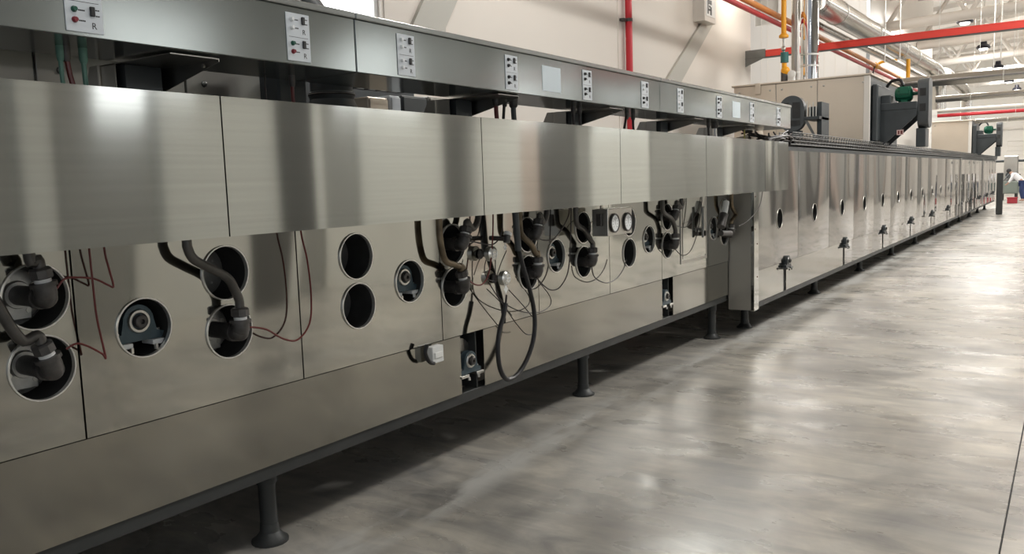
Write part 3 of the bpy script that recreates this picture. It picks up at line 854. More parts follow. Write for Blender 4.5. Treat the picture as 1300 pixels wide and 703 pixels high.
# ================================================================== GAS BURNERS
def burner(y, z, label, path, elbow_x=-2.785, up=(0, 0, 1), pmat=PIPE, long=.0):
    """flanged burner: stub out of the port, elbow, nut, pipe running behind the hood"""
    t = thing('gas_burner', label, 'burner', (XN - .15, y, z), 'gas burners of the near oven')
    fl_ = MB().lathe((XN - .14, y, z), (1, 0, 0), [(0, .088), (.012, .088), (.018, .07), (.018, .05), (.03, .045)], 28)
    fl_.bbox((XN - .125, y - .06, z - .085), (XN - .115, y + .04, z - .03), .003)
    f_ = fl_.build('flange', ALU, t)
    for k in range(4):
        an = .5 + k * PI / 2
        MB().lathe((XN - .122, y + .062 * math.cos(an), z + .062 * math.sin(an)), (1, 0, 0), [(0, .010), (.010, .010)], 6).build('bolt', ZINC, f_)
    e = Vector((elbow_x, y, z))
    MB().cyl((XN - .115, y, z), e - Vector((.03, 0, 0)), .034, 20).lathe(e - Vector((.055, 0, 0)), (1, 0, 0), [(0, .034), (.003, .040), (.026, .040)], 20).build('stub_pipe', IRON, t)
    u = Vector(up).normalized()
    em = MB()
    pts = [e - Vector((.032, 0, 0))]
    for k in range(7):
        an = k / 6 * PI / 2
        pts.append(e + Vector((1, 0, 0)) * (-.012 + .022 * math.sin(an)) + u * (.022 * (1 - math.cos(an))))
    pts.append(e + Vector((.010, 0, 0)) + u * .045)
    em.tube(pts, .0345, 18, 0)
    em.ball(e + Vector((.0, 0, 0)), .0365, 16, 10)
    em.build('elbow', IRON, t)
    b0 = e + Vector((.010, 0, 0)) + u * .045
    MB().lathe(b0 - u * .006, u, [(0, .042), (.014, .042)], 20).build('elbow_collar', IRON, t)
    MB().lathe(b0 + u * .008, u, [(0, .026), (.012, .026)], 18).build('sealing_ring', TAPE, t)
    MB().lathe(b0 + u * .020, u, [(0, .030), (.004, .036), (.030, .036), (.036, .030)], 6 + 2).build('union_nut', IRON, t)
    P = [b0 + u * .05] + [b0 + u * .085] + [Vector(p) for p in path]
    MB().tube(P, .0185, 12, 5).build('supply_pipe', pmat, t)
    for p in path[:1]:
        d = (Vector(p) - b0).normalized()
    return t
xb = 2.775
def pth(*pts, x=xb): return [PX(a, b, x) for a, b in pts]
def upend(p, dz=.16): return [Vector((p.x, p.y, max(p.z + dz, 1.60)))]
def route(*pts, x=xb):
    P = pth(*pts, x=x); return P + upend(P[-1])
burner(BY[0], UZ, 'burner with vertical pipe in the upper port of the leftmost pair', [PX(38, 330, xb)] + upend(PX(36, 322, xb)), up=(0, -.15, 1))
burner(BY[0], LZ, 'burner with pipe rising to the left in the lower port of the leftmost pair', [PX(25, 430, xb), PX(-10, 375, xb), PX(-25, 340, xb), PX(-28, 320, xb)] + upend(PX(-28, 320, xb)), up=(0, -.35, 1))
burner(BY[1], LZ, 'burner with double bent black pipe in the lower port beside the red cable loop', route((298, 368), (288, 352), (262, 338), (245, 328), (238, 314), (237, 304)))
burner(BY[3], UZ, 'burner with pipe leaning right in the upper port left of the round valves', route((600, 290), (607, 276), x=2.775), elbow_x=-2.785, up=(0, .35, 1))
burner(BY[3], LZ, 'burner with rust coloured bent pipe in the lower port left of the round valves', route((588, 341), (577, 336), (567, 332), (562, 322), (558, 296), x=2.775), elbow_x=-2.785, up=(0, -.3, 1), pmat=RUSTY)
burner(BY[4], UZ, 'burner with pipe leaning right in the upper port behind the thick black hose', route((690, 282), (694, 270), x=2.775), elbow_x=-2.785, up=(0, .3, 1))
burner(BY[4], LZ, 'burner with yellow stained bent pipe in the lower port behind the thick black hose', route((680, 322), (674, 310), (664, 300), (660, 288), x=2.775), elbow_x=-2.785, pmat=RUSTY)
burner(BY[5], LZ, 'burner with bent black pipe in the lower port left of the twin gauges', route((750, 305), (742, 292), (733, 285), (731, 272), x=2.775), elbow_x=-2.785)
burner(BY[7], UZ, 'burner with short leaning pipe in the upper port left of the access door', route((865, 262), x=2.775), elbow_x=-2.785, up=(0, .3, 1))
burner(BY[7], LZ, 'burner with bent black pipe in the lower port left of the access door', route((857, 290), (853, 278), (843, 270), (841, 262), x=2.775), elbow_x=-2.785)
burner(BY[8], LZ, 'burner with pipe rising in the rightmost lower port beside the corner post', route((934, 272), (929, 260), x=2.775), elbow_x=-2.785, pmat=RUSTY)
# solenoid on the right-most column
sv = thing('solenoid_valve', 'white and black solenoid valve beside the rightmost lower port', 'valve', PX(918, 290, 2.70))
a, b = PX(915, 288, 2.70), PX(919, 272, 2.70); c = PX(922, 256, 2.70)
MB().cyl(a, b, .040, 16).build('black_body', IRON, sv)
MB().cyl(b, c, .030, 16).build('white_sleeve', PLASTIC, sv)
MB().cyl(PX(915, 296, 2.72), PX(927, 296, 2.72), .028, 14).build('pipe_tee', IRON, sv)

# round valves between the ports
def valve(px, py, label, x=2.78):
    p = PX(px, py, x)
    t = thing('round_valve', label, 'valve', (p.x, p.y, p.z), 'round valves on the burner panel')
    MB().cyl((XN + .001, p.y - .03, p.z), (p.x - .02, p.y, p.z), .018, 12).lathe((XN + .001, p.y - .03, p.z), (1, .2, 0), [(0, .03), (.01, .03), (.02, .02)], 8).build('pipe_stub', IRON, t)
    MB().lathe((p.x - .03, p.y, p.z), (1, 0, 0), [(0, .034), (.004, .044), (.035, .044), (.042, .036), (.046, .030)], 26).build('valve_body', ZINC, t)
    m = MB().torus((p.x + .016, p.y, p.z), (1, 0, 0), .022, .004, 20, 6)
    m.bbox((p.x + .012, p.y - .022, p.z - .004), (p.x + .022, p.y + .022, p.z + .004), .001)
    m.build('valve_cap', PLASTIC, t)
valve(625, 322, 'upper round silver valve between the third and fourth burner columns')
valve(642, 353, 'lower round silver valve above the hanging white tag')
def tag_card(px, py, label, x=2.73, s=.022):
    p = PX(px, py, x)
    t = MB()
    t.prism([p + Vector((0, -s, 0)), p + Vector((0, 0, -s * 1.2)), p + Vector((0, s, 0)), p + Vector((0, 0, s * 1.2))], (.002, 0, 0))
    t.cyl(p + Vector((0, 0, s)), p + Vector((-.02, 0, s + .04)), .0015, 5)
    tag(t.build('hang_tag', PLASTIC, None, p), label, 'tag')
tag_card(642, 367, 'white diamond hang tag below the lower round valve')
tag_card(641, 314, 'upper white hang tag beside the grey hose sleeve', s=.018)
# white-capped limit fitting at (643,297)
tf = thing('thermocouple_head', 'black and white thermocouple head above the round valves', 'sensor', PX(643, 300, 2.7))
MB().cyl(PX(643, 308, 2.7), PX(644, 299, 2.7), .020, 12).build('black_body', IRON, tf)
MB().cyl(PX(644, 299, 2.7), PX(645, 295, 2.7), .024, 12).build('white_cap', PLASTIC, tf)
MB().cyl(PX(622, 302, 2.82), PX(641, 303, 2.72), .014, 10).build('probe_pipe', IRON, tf)

# gauge box
gx = 2.60
g0, g1 = PX(772, 300, gx), PX(802, 268, gx)
GB = thing('gauge_box', 'small steel box with two round pressure gauges under the hood', 'gauge', (-gx - .06, (g0.y + g1.y) / 2, g0.z))
MB().bbox((-gx - .12, g0.y, g0.z), (-gx, g1.y, g1.z + .03), .003).build('casing', PLAINST, GB)
MB().bbox((-gx - .08, g0.y - .02, g0.z + .07), (-gx - .04, g0.y - .001, g1.z), .004).build('side_terminal', IRON, GB)
MB().box((-gx - .10, g0.y + .08, g1.z + .03), (-gx - .09, g0.y + .11, 1.62)).build('hanger_strap', PLAINST, GB)
for px, py in ((779.5, 283), (796, 281.5)):
    c = PX(px, py, gx)
    g = MB().torus(Vector((-gx + .008, c.y, c.z)), (1, 0, 0), .060, .007, 30, 8).lathe((-gx, c.y, c.z), (1, 0, 0), [(0, .062), (.008, .062)], 28).build('gauge_rim', IRON, GB)
    MB().lathe((-gx + .008, c.y, c.z), (1, 0, 0), [(0, .056), (.002, .056)], 28).build('dial', GLASS, g)
    tk = MB()
    for k in range(9):
        an = -.8 + k * (PI + 1.6) / 8
        d = Vector((0, math.cos(an), math.sin(an)))
        tk.prism([Vector((-gx + .0102, c.y, c.z)) + d * .030 + Vector((0, -d.z, d.y)) * .0012, Vector((-gx + .0102, c.y, c.z)) + d * .041 + Vector((0, -d.z, d.y)) * .0012,
                  Vector((-gx + .0102, c.y, c.z)) + d * .041 - Vector((0, -d.z, d.y)) * .0012, Vector((-gx + .0102, c.y, c.z)) + d * .030 - Vector((0, -d.z, d.y)) * .0012], (.0006, 0, 0))
    tk.box((-gx + .0102, c.y - .001, c.z - .01), (-gx + .011, c.y + .001, c.z + .032)).build('dial_marks', INK, g)['kind'] = 'stuff'

# hose with grey sleeve
HS = thing('hose', 'thick black rubber hose hanging in a long loop over the lower panels', 'hose', PX(650, 482, 2.73))
MB().tube([PX(*p, 2.73) for p in ((659, 318), (664, 338), (671, 362), (677, 388), (679, 412), (676, 436), (667, 460), (655, 477), (643, 481), (635, 468), (632, 444), (634, 420), (639, 402), (642, 385))], .0145, 10, 4).build('hose_loop', RUBBER, HS)
MB().cyl(PX(654, 268, 2.73), PX(658, 318, 2.73), .020, 14).build('grey_sleeve', GUARD, HS)
MB().cyl(PX(642, 386, 2.73), PX(643, 374, 2.73), .006, 8).build('hose_tail', BLACKC, HS)

# thin cables
def cable(label, mt, r, x, *pts, cat='cable', top=False, group=None):
    P = [PX(a, b, x) for a, b in pts]
    if top: P = [Vector((P[0].x, P[0].y, 1.62))] + P
    tag(MB().tube(P, r, 7, 5).build('cable', mt, None, P[0]), label, cat, group)
cable('red cable hanging left of the leftmost bearing port and turning back to the lower burner', REDC, .0038, 2.77, (113, 314), (118, 362), (123, 404), (134, 453), (130, 449), (111, 439), (97, 436), (84, 443), top=True)
cable('short red cable looping back to the upper burner of the leftmost pair', REDC, .0038, 2.77, (132, 314), (138, 340), (144, 363), (138, 362), (120, 354), (98, 352), (82, 354), (72, 366), top=True)
cable('red cable hanging in one long loop right of the bent black pipe', REDC, .0042, 2.77, (382, 294), (390, 330), (395, 375), (393, 410), (378, 431), (360, 430), (338, 418), (316, 415), top=True)
cable('dark red cable hanging straight down between the round valves', REDC, .0045, 2.77, (626, 272), (625, 310), (621, 345), (613, 360), (603, 361), (592, 353), top=True)
cable('black cable from the upper burner passing left of the upper round valve', BLACKC, .0038, 2.77, (638, 276), (636, 298), (626, 310), (612, 309), (597, 306), top=True)
cable('black cable hanging in a loop right of the bearing port by the hose', BLACKC, .0042, 2.77, (725, 266), (724, 310), (721, 345), (711, 364), (700, 368), (690, 362), (681, 352), top=True)
cable('black cable crossing above the bearing port by the hose', BLACKC, .0038, 2.77, (723, 266), (717, 284), (704, 302), (692, 305), (680, 301), top=True)
cable('black cable hanging in a loop below the twin gauges', BLACKC, .0040, 2.77, (751, 338), (755, 352), (769, 359), (782, 354), (791, 342), (795, 330))
cable('thin black wire from the left side of the gauge box', BLACKC, .0028, 2.77, (769, 276), (758, 277), (749, 284), (744, 292))
cable('long black cable hanging in a loop over the access door', BLACKC, .0040, 2.77, (891, 250), (889, 275), (884, 300), (876, 319), (866, 324), (857, 316), top=True)
cable('black cable crossing above the access door from the upper burner', BLACKC, .0038, 2.77, (889, 254), (882, 275), (872, 287), (863, 288), (856, 284), top=True)
cable('black cable rising to the right across the corner post', BLACKC, .0038, 2.55, (968, 243), (964, 262), (952, 278), (938, 287))
cable('thin black wire hanging lowest to the right of the hose loop bottom', BLACKC, .0032, 2.77, (620, 358), (632, 377), (645, 396), (658, 414), (668, 424), (677, 424))
cable('thin black wire making a wide loop under the lower round valve', BLACKC, .0032, 2.77, (629, 330), (629, 355), (632, 375), (645, 388), (665, 396), (685, 396), (698, 388), (698, 376), (683, 356))
cable('thin black wire running down from the white tag to the hose', BLACKC, .0032, 2.77, (646, 368), (660, 383), (676, 402))
cable('thin black wire curving between the two round valves', BLACKC, .0028, 2.77, (617, 330), (615, 342), (619, 354), (628, 357))
cable('thin black wire running from the thermocouple head to the lower valve', BLACKC, .0028, 2.77, (643, 318), (636, 334), (631, 350))

# white connector box
wb0, wb1 = PX(549, 462, 2.80), PX(562, 437, 2.80)
WB = thing('connector_box', 'white plastic connector box hanging below the panel joint', 'box', (wb0.x, wb0.y, wb0.z))
MB().bbox((-2.838, wb0.y, wb0.z), (-2.795, wb1.y, wb1.z), .003).build('casing', PLASTIC, WB)
MB().bbox((-2.795, wb0.y + .012, wb0.z + .025), (-2.788, wb1.y - .012, wb1.z - .03), .004).build('socket_cover', TAPE, WB)
MB().tube([PX(542, 438, 2.8), PX(540, 448, 2.8), PX(545, 459, 2.8), PX(551, 461, 2.8)], .011, 8, 4).build('lead', RUBBER, WB)

# ================================================================== HEATER HOUSINGS ON THE FAR OVEN
def heater(Y0, Y1, Xl, Xr, zt, label, xs):
    t = thing('heater_housing', label, 'housing', ((Xl + Xr) / 2, Y0, 1.94))
    MB().box((Xl, Y0 + .02, 1.94), (Xr - .02, Y1, zt)).build('core', PLAINST, t)
    for a, b in zip(xs, xs[1:]):
        p = MB().bbox((a + .006, Y0, 1.96), (b - .006, Y0 + .02, zt), .004).build('front_panel', CREAM, t)
        for xx in (a + .10, b - .10):
            q = MB(); rivet(q, (xx, Y0, zt - .10), (0, -1, 0), .018); q.build('rivet', PLAINST, p)
    MB().bbox((Xr - .09, Y0 - .012, 1.96), (Xr + .004, Y0 + .03, zt + .01), .004).build('corner_strip', WALLW, t)
    MB().bbox((Xr - .02, Y0 + .03, 1.96), (Xr, Y1, zt - .02), .004).build('side_panel', DARK, t)
    MB().bbox((Xl - .03, Y0 - .03, zt), (Xr + .03, Y1 + .03, zt + .03), .006).build('top_trim', CREAM, t)
    return t
HT = heater(14.5, 17.05, -4.97, -2.75, 3.16, 'large cream heater housing standing across the far oven, nearer of the two', [-4.97, -4.24, -3.56, -2.75])
heater(31.0, 33.6, -3.95, -2.78, 3.17, 'cream heater housing farther along the oven', [-3.95, -2.78])
lf = PY(1242, 180, 33)
# small fittings: lifting lug on the front
MB().bbox((PY(959, 119, 14.5).x, 14.46, PY(962, 120, 14.5).z), (PY(966, 119, 14.5).x, 14.499, PY(962, 106, 14.5).z), .004).build('lifting_lug', CREAM, HT)

# --- blower on the right side of the housing (shaft across the aisle side)
def blower(Y, dx, label, scale=1.0):
    t = thing('blower_drive', label, 'blower', (-2.75 + dx, Y, 2.35))
    X0 = -2.745 + dx; s = scale
    MB().bbox((X0 + .001, Y - .35 * s, 2.11), (X0 + .10, Y + .75 * s, 3.02), .02).build('mounting_plate', DARK, t)
    MB().bbox((X0 + .10, Y - .15 * s, 2.60), (X0 + .64 * s, Y + .45 * s, 2.72), .01).bbox((X0 + .10, Y - .12 * s, 2.70), (X0 + .25, Y + .4 * s, 2.85), .01).build('shelf', DARK, t)
    for yy_ in (Y - .14 * s, Y + .40 * s):
        MB().prism([(X0 + .1, yy_, 2.10), (X0 + .16, yy_, 2.06), (X0 + .64 * s, yy_, 2.50), (X0 + .64 * s, yy_, 2.60), (X0 + .1, yy_, 2.60)], (0, .02, 0)).build('gusset', DARK, t)
    mm = MB().lathe((X0 + .28 * s, Y + .10, 2.86), (1, 0, 0), [(0, .06), (.01, .095), (.05, .115), (.24 * s, .115), (.26 * s, .09), (.27 * s, .03), (.34 * s, .028)], 22)
    mo = mm.build('motor', MOTOR, t)
    fn = MB()
    for k in range(14):
        an = 2 * PI * k / 14; d = Vector((0, math.cos(an), math.sin(an)))
        c = Vector((X0 + .33 * s, Y + .10, 2.86)) + d * .112; e = Vector((0, -d.z, d.y)) * .004
        fn.prism([c - e, c + e, c + e + d * .014, c - e + d * .014], (.18 * s, 0, 0))
    fn.bbox((X0 + .36 * s, Y - .03, 2.86), (X0 + .50 * s, Y + .0, 2.97), .006).bbox((X0 + .38 * s, Y + .0, 2.72), (X0 + .48 * s, Y + .2, 2.76), .004)
    fn.build('cooling_fins', MOTOR, mo)
    # belt guard: capsule in the Y-Z plane
    gx0 = X0 + .64 * s
    pr = []
    zc0, zc1, rr, yc = 2.42, 3.0, .20, Y + .12
    for k in range(13):
        an = PI * k / 12; pr.append((gx0, yc + rr * math.cos(an), zc1 + rr * .45 * math.sin(an)))
    for k in range(13):
        an = PI + PI * k / 12; pr.append((gx0, yc + rr * math.cos(an), zc0 + rr * .6 * math.sin(an)))
    g = MB().prism(pr, (.16, 0, 0)).build('belt_guard', GUARD, t)
    for zq in (2.56, 2.80): MB().box((gx0 + .03, yc - rr - .003, zq), (gx0 + .12, yc - rr + .004, zq + .12)).build('guard_opening', INNER, g)
    MB().bbox((gx0 - .02, yc - .16, 2.0), (gx0 + .12, yc + .2, 2.30), .01).build('lower_guard', DARK, t)
    MB().tube([(X0 + .12, Y + .3, 3.02), (X0 + .2, Y + .25, 3.10), (X0 + .34, Y + .15, 3.10), (X0 + .40, Y + .10, 3.0)], .025, 10, 4).build('motor_lead', RUBBER, t)
    return t
b1 = blower(14.95, 0, 'dark blower drive with green motor bolted to the side of the nearer heater housing')
wl_ = PY(1143, 168, 14.78)
q = MB().box(wl_ + Vector((-.05, -.02, -.04)), wl_ + Vector((.05, -.016, .04)))
q2 = q.build('warning_label', mat('pink_label', (.62, .45, .42), .5), b1)
MB().box(wl_ + Vector((-.035, -.021, -.028)), wl_ + Vector((-.01, -.02, .028))).box(wl_ + Vector((.005, -.021, -.028)), wl_ + Vector((.035, -.02, .028))).build('label_print', REDC, q2)
blower(31.3, 0, 'dark blower drive with green motor on the farther heater housing')

# --- second drive unit in front of the housing: capsule guard facing the camera side
D2 = thing('belt_drive', 'grey capsule belt guard and black bracket in front of the nearer heater housing', 'blower', (-3.0, 11.2, 1.94))
Yg = 11.4
gc0, gc1 = PY(1005, 152, Yg), PY(1005, 137, Yg)
pr = []
for k in range(17):
    an = PI * k / 16; pr.append((gc1.x + .160 * math.cos(an), Yg, gc1.z + .160 * math.sin(an)))
for k in range(17):
    an = PI + PI * k / 16; pr.append((gc0.x + .160 * math.cos(an), Yg, gc0.z + .160 * math.sin(an)))
g = MB().prism(pr, (0, .12, 0)).build('belt_guard', GUARD, D2)
def inner(f0, f1, lo, hi, mt):
    m = MB(); m.box((gc0.x + f0, Yg - .006, lo), (gc0.x + f1, Yg - .001, hi)); return m.build('guard_opening', mt, g)
inner(-.11, -.035, gc0.z + .02, gc1.z + .07, INNER); inner(.01, .11, gc0.z + .02, gc1.z + .07, INNER); inner(-.11, .11, gc0.z - .08, gc0.z - .01, INNER)
MB().bbox((gc0.x + .16, Yg - .02, 2.33), (gc0.x + .36, Yg + .5, 2.37), .004).bbox((gc0.x + .30, Yg + .1, 1.94), (gc0.x + .36, Yg + .5, 2.56), .004).build('motor_shelf', DARK, D2)
MB().prism([(gc0.x + .16, Yg, 2.33), (gc0.x + .20, Yg, 2.33), (gc0.x + .36, Yg, 2.02), (gc0.x + .36, Yg, 1.97)], (0, .02, 0)).build('strut', DARKST, D2)
MB().bbox((gc0.x + .20, Yg + .05, 2.37), (gc0.x + .30, Yg + .35, 2.50), .01).build('motor_block', DARK, D2)
for dx in (.19, .23, .27, .31): MB().cyl((gc0.x + dx, Yg + .02, 2.37), (gc0.x + dx, Yg + .02, 2.50 + .04 * ((dx * 20) % 2)), .007, 6).build('tension_bolt', ZINC, D2)
MB().bbox((gc0.x - .10, Yg + .01, 1.94), (gc0.x + .12, Yg + .10, 2.20), .005).build('foot', DARK, D2)

# ================================================================== FLUES, PIPES, BEAMS OVERHEAD
zt = 3.19
def vpipe(name, px, y, r, mt, label, cat, z0=zt, z1=7.5, bands=()):
    p = PY(px, 60, y)
    t = thing(name, label, cat, (p.x, y, z0))
    MB().cyl((p.x, y, z0), (p.x, y, z1), r, 28).build('pipe', mt, t)
    MB().lathe((p.x, y, z0), (0, 0, 1), [(0, r * 1.35), (.02, r * 1.35), (.03, r * 1.05)], 24).build('base_flange', mt, t)
    for z in bands: MB().lathe((p.x, y, z), (0, 0, 1), [(0, r * 1.03), (.03, r * 1.03)], 24).build('clamp_band', ZINC, t)
    return t
vpipe('flue', 1028, 15.9, .155, CHROME, 'mirror bright vertical flue on the nearer heater housing', 'flue', bands=(3.55, 3.75))
vpipe('flue', 1010, 16.2, .075, PLAINST, 'duller slim vertical flue left of the mirror bright one', 'flue', bands=(3.5,))
# yellow gas drop with regulator
gy = 15.6
gp = PY(995, 50, gy)
G = thing('gas_drop', 'yellow vertical gas pipe with valves left of the flues', 'pipe', (gp.x, gy, zt))
zb_ = PY(995, 47, gy).z
MB().cyl((gp.x, gy, zb_), (gp.x, gy, 7.5), .045, 18).build('yellow_pipe', YELP, G)
MB().lathe((gp.x, gy, zb_ - .02), (0, 0, 1), [(0, .05), (.01, .085), (.05, .085), (.08, .05)], 20).build('flange', YELP, G)
zc_ = PY(995, 62, gy).z; zd_ = PY(995, 73, gy).z; ze_ = PY(995, 90, gy).z
MB().cyl((gp.x, gy, zc_ - .1), (gp.x, gy, zb_), .022, 10).ball((gp.x, gy - .02, zc_), .045, 12, 8).build('ball_valve', PLAINST, G)
MB().cyl((gp.x + .015, gy, zd_ - .09), (gp.x + .015, gy, zd_ + .09), .07, 16).build('teal_filter', mat('teal_paint', (.03, .14, .13), .4), G)
MB().cyl((gp.x + .01, gy, ze_ - .05), (gp.x + .01, gy, zd_ - .1), .045, 12).ball((gp.x + .03, gy, ze_), .08, 14, 10).build('yellow_regulator', YELP, G)
MB().cyl((gp.x + .01, gy, zt), (gp.x + .01, gy, ze_), .06, 12).build('lower_pipe', IRON, G)
MB().lathe((gp.x + .16, gy - .05, ze_ - .08), (0, -1, 0), [(0, .07), (.03, .07), (.04, .03)], 18).bbox((gp.x + .08, gy - .05, ze_ - .1), (gp.x + .2, gy + .05, zt + .01), .01).build('actuator', PLASTIC, G)

# long gas pipes parallel to the oven
def lpipe(name, p0, p1, r, mt, label, cat='pipe'):
    t = thing(name, label, cat, p0)
    MB().cyl(p0, p1, r, 14).build('pipe', mt, t); return t
XO = 4.68
pa, pz = PX(938, -2, XO), PX(1145, 98.5, XO)
za_ = (pa.z + pz.z) / 2
op = lpipe('gas_pipe', Vector((-XO, 3, za_)), Vector((-XO, 36, za_)), .052, ORP, 'long orange gas pipe running beside the bulkhead')
ps = PX(1113, 84, XO)
m = MB().lathe((-XO, ps.y - .25, za_), (0, 1, 0), [(0, .045), (.03, .075), (.42, .075), (.46, .045)], 16)
m.build('pipe_tee', YELP, op)
MB().tube([(-XO, ps.y, za_), (-XO + .1, ps.y + .1, za_ + .10), (-XO + .38, ps.y + .2, za_ + .14), (-XO + .50, ps.y + .2, za_ + .12)], .035, 10, 4).build('branch', YELP, op)
MB().tube([(-XO + .03, ps.y - .3, za_), (-XO + .0, ps.y - .4, za_ - .12), (-XO - .03, ps.y - .4, za_ - .3)], .02, 8, 3).build('black_lever', IRON, op)
lpipe('sprinkler_pipe', Vector((-XO - .05, 3, za_ - .10)), Vector((-XO - .05, 36, za_ - .12)), .045, REDP, 'long red pipe right under the orange gas pipe')
yv = PY(1153, 84, 24.0)
tag(MB().cyl((yv.x, 24.0, yv.z - .35), (yv.x, 24.0, yv.z + .18), .05, 12).build('yellow_stub', YELP, None, yv), 'short yellow vertical pipe stub above the blower', 'pipe')

# red vertical pipe on the wall
RP = thing('riser_pipe', 'red riser pipe on the cream wall', 'pipe', (-5.9, 12.4, 0))
MB().cyl((-5.9, 12.30, 0), (-5.9, 12.30, 8), .055, 16).build('pipe', REDP, RP)
for z in (1.4, 4.1, 6.0):
    MB().lathe((-5.9, 12.30, z), (0, 0, 1), [(0, .062), (.05, .062)], 16).bbox((-5.985, 12.14, z), (-5.90, 12.25, z + .04), .004).build('pipe_clip', IRON, RP)

# red crane beam across the hall
b0_, b1_ = PY(957, 66, 18.3), PY(1300, 32, 18.3)
zbm = (b0_.z + b1_.z) / 2 - .02
BM = thing('crane_beam', 'red steel beam crossing the hall in front of the bulkhead', 'beam', (-5.9, 18.3, zbm))
m = MB().bbox((-5.75, 18.22, zbm + .04), (8.9, 18.38, zbm + .065), .003).bbox((-5.75, 18.22, zbm - .075), (8.9, 18.38, zbm - .05), .003).box((-5.75, 18.225, zbm - .05), (8.9, 18.24, zbm + .04))
m.build('beam_web', REDB, BM)
MB().bbox((-6.0, 18.2, zbm - .085), (8.9, 18.4, zbm - .076), .002).build('beam_rail', DARK, BM)
MB().prism([(-5.98, 18.2, zbm - .25), (-5.98, 18.2, zbm + .09), (-5.55, 18.2, zbm + .09), (-5.55, 18.2, zbm - .09)], (0, .02, 0)).build('wall_bracket', DARKST, BM)

# insulated round ducts
def duct(name, pts, r, mt, label, n=22, collars=()):
    t = thing(name, label, 'duct', Vector(pts[0]))
    MB().tube(pts, r, n, 6).build('duct_run', mt, t)
    for c, a in collars: MB().torus(c, a, r * 1.01, .012, 24, 6).build('duct_joint', ZINC, t)
    return t
A0, A1 = PX(1040, 3, 4.02), PX(1178, 84, 3.70)
dirA = (A1 - A0).normalized()
duct('round_duct', [A0 - dirA * .1, A0, A0 + dirA * 4, A0 + dirA * 8, A1 - dirA * .8, A1, A1 + Vector((0.10, .9, -.12)), A1 + Vector((.12, 1.3, -.5)), A1 + Vector((.12, 1.35, -1.2))], .235, DUCT,
     'large grey round duct running overhead and bending down beyond the red beam', collars=[(A0 + dirA * k, dirA) for k in (1.2, 4.2, 7.2, 9.0)])
A2, A3 = PX(1042, 34, 4.30), PX(1172, 98, 4.0)
duct('round_duct', [A2 - (A3 - A2).normalized() * .1, A2, A3], .075, DUCT, 'slimmer bright pipe running just below the large overhead duct')
E1 = PX(1222, 112, 3.6)
duct('round_duct', [Vector((-3.65, 31.5, E1.z + .12)), Vector((-3.63, E1.y - 1.5, E1.z + .05)), E1, E1 + Vector((0.05, .8, -.25)), Vector((E1.x + .05, E1.y + .95, E1.z - .7)), Vector((E1.x + .05, E1.y + .95, 2.2))], .20, DUCT,
     'farther round duct bending down behind the farther heater housing')
def xduct(px0, py0, px1, py1, Y, r, mt, label, x0=None):
    a, b = PY(px0, py0, Y), PY(px1, py1, Y)
    z = (a.z + b.z) / 2
    t = thing('cross_duct', label, 'duct', (a.x, Y, z))
    MB().cyl((a.x if x0 is None else x0, Y, z), (8.8, Y, z), r, 24).build('duct_run', mt, t)
    x = a.x + .8
    while x < 8:
        MB().lathe((x, Y, z), (1, 0, 0), [(0, r * 1.03), (.03, r * 1.03)], 24).build('duct_joint', ZINC, t)
        MB().cyl((x + .2, Y, z + r), (x + .2, Y, z + 3), .006, 6).build('hanger_rod', ZINC, t); x += 1.5
xduct(1132, 108, 1300, 92, 22.0, .13, DUCT, 'thick bright duct crossing the hall just under the roof, lower right of the red beam')
xduct(1188, 128, 1300, 116, 25.0, .085, DUCT, 'second cross duct below the thick one')
xduct(1190, 142, 1300, 133, 30.0, .07, TRUSS, 'pale thin pipe crossing the hall below the second duct')
xduct(1238, 156, 1300, 148, 28.0, .06, DUCT, 'lowest steel pipe crossing the hall above the farther blower')
a, b = PY(1190, 148, 34), PY(1300, 139, 34)
tag(MB().cyl((a.x, 34, (a.z + b.z) / 2), (8.9, 34, (a.z + b.z) / 2), .06, 12).build('sprinkler_pipe', REDP, None, (a.x, 34, a.z)), 'red pipe crossing the hall beyond the steel ducts', 'pipe')
# extra distant duct leg beside the guard and thin hanger rods
for k, (px, py, Y, r, l) in enumerate(((1271, 60, 21.0, .012, 'thin steel hanger rod at the right, first from the edge'), (1262, 60, 25.0, .012, 'thin steel hanger rod at the right, second from the edge'),
                                   (1143, 40, 19.5, .012, 'thin steel hanger rod right of the bulkhead corner'), (1124, 40, 19.4, .010, 'thin steel hanger rod just right of the bulkhead corner'))):
    p = PY(px, py, Y)
    lo = 3.9
    tag(MB().cyl((p.x, Y, lo), (p.x, Y, ceil_z(p.x)), r, 8).build('hanger_rod', ZINC, None, (p.x, Y, lo)), l, 'rod')

# high-bay lamps
LN = ['nearest', 'second', 'third', 'fourth', 'farthest']
for k, (px, py) in enumerate(((1225, 27), (1248.5, 60), (1267, 85), (1281, 103), (1291, 113))):
    p = PX(px, py, 2.9)
    t = thing('high_bay_lamp', '%s dark high-bay lamp hanging from the roof' % LN[k], 'lamp', p, 'high-bay lamps over the oven')
    MB().lathe(p + Vector((0, 0, -.05)), (0, 0, 1), [(0, .22), (.05, .24), (.12, .20), (.16, .12), (.30, .10)], 20).build('lamp_body', LAMPB, t)
    MB().lathe(p + Vector((0, 0, -.10)), (0, 0, 1), [(0, .12), (.05, .15)], 20).build('lamp_lens', GLOW, t)
    MB().cyl(p + Vector((0, 0, .25)), (p.x, p.y, ceil_z(p.x) - .02), .010, 6).build('hanger_rod', ZINC, t)

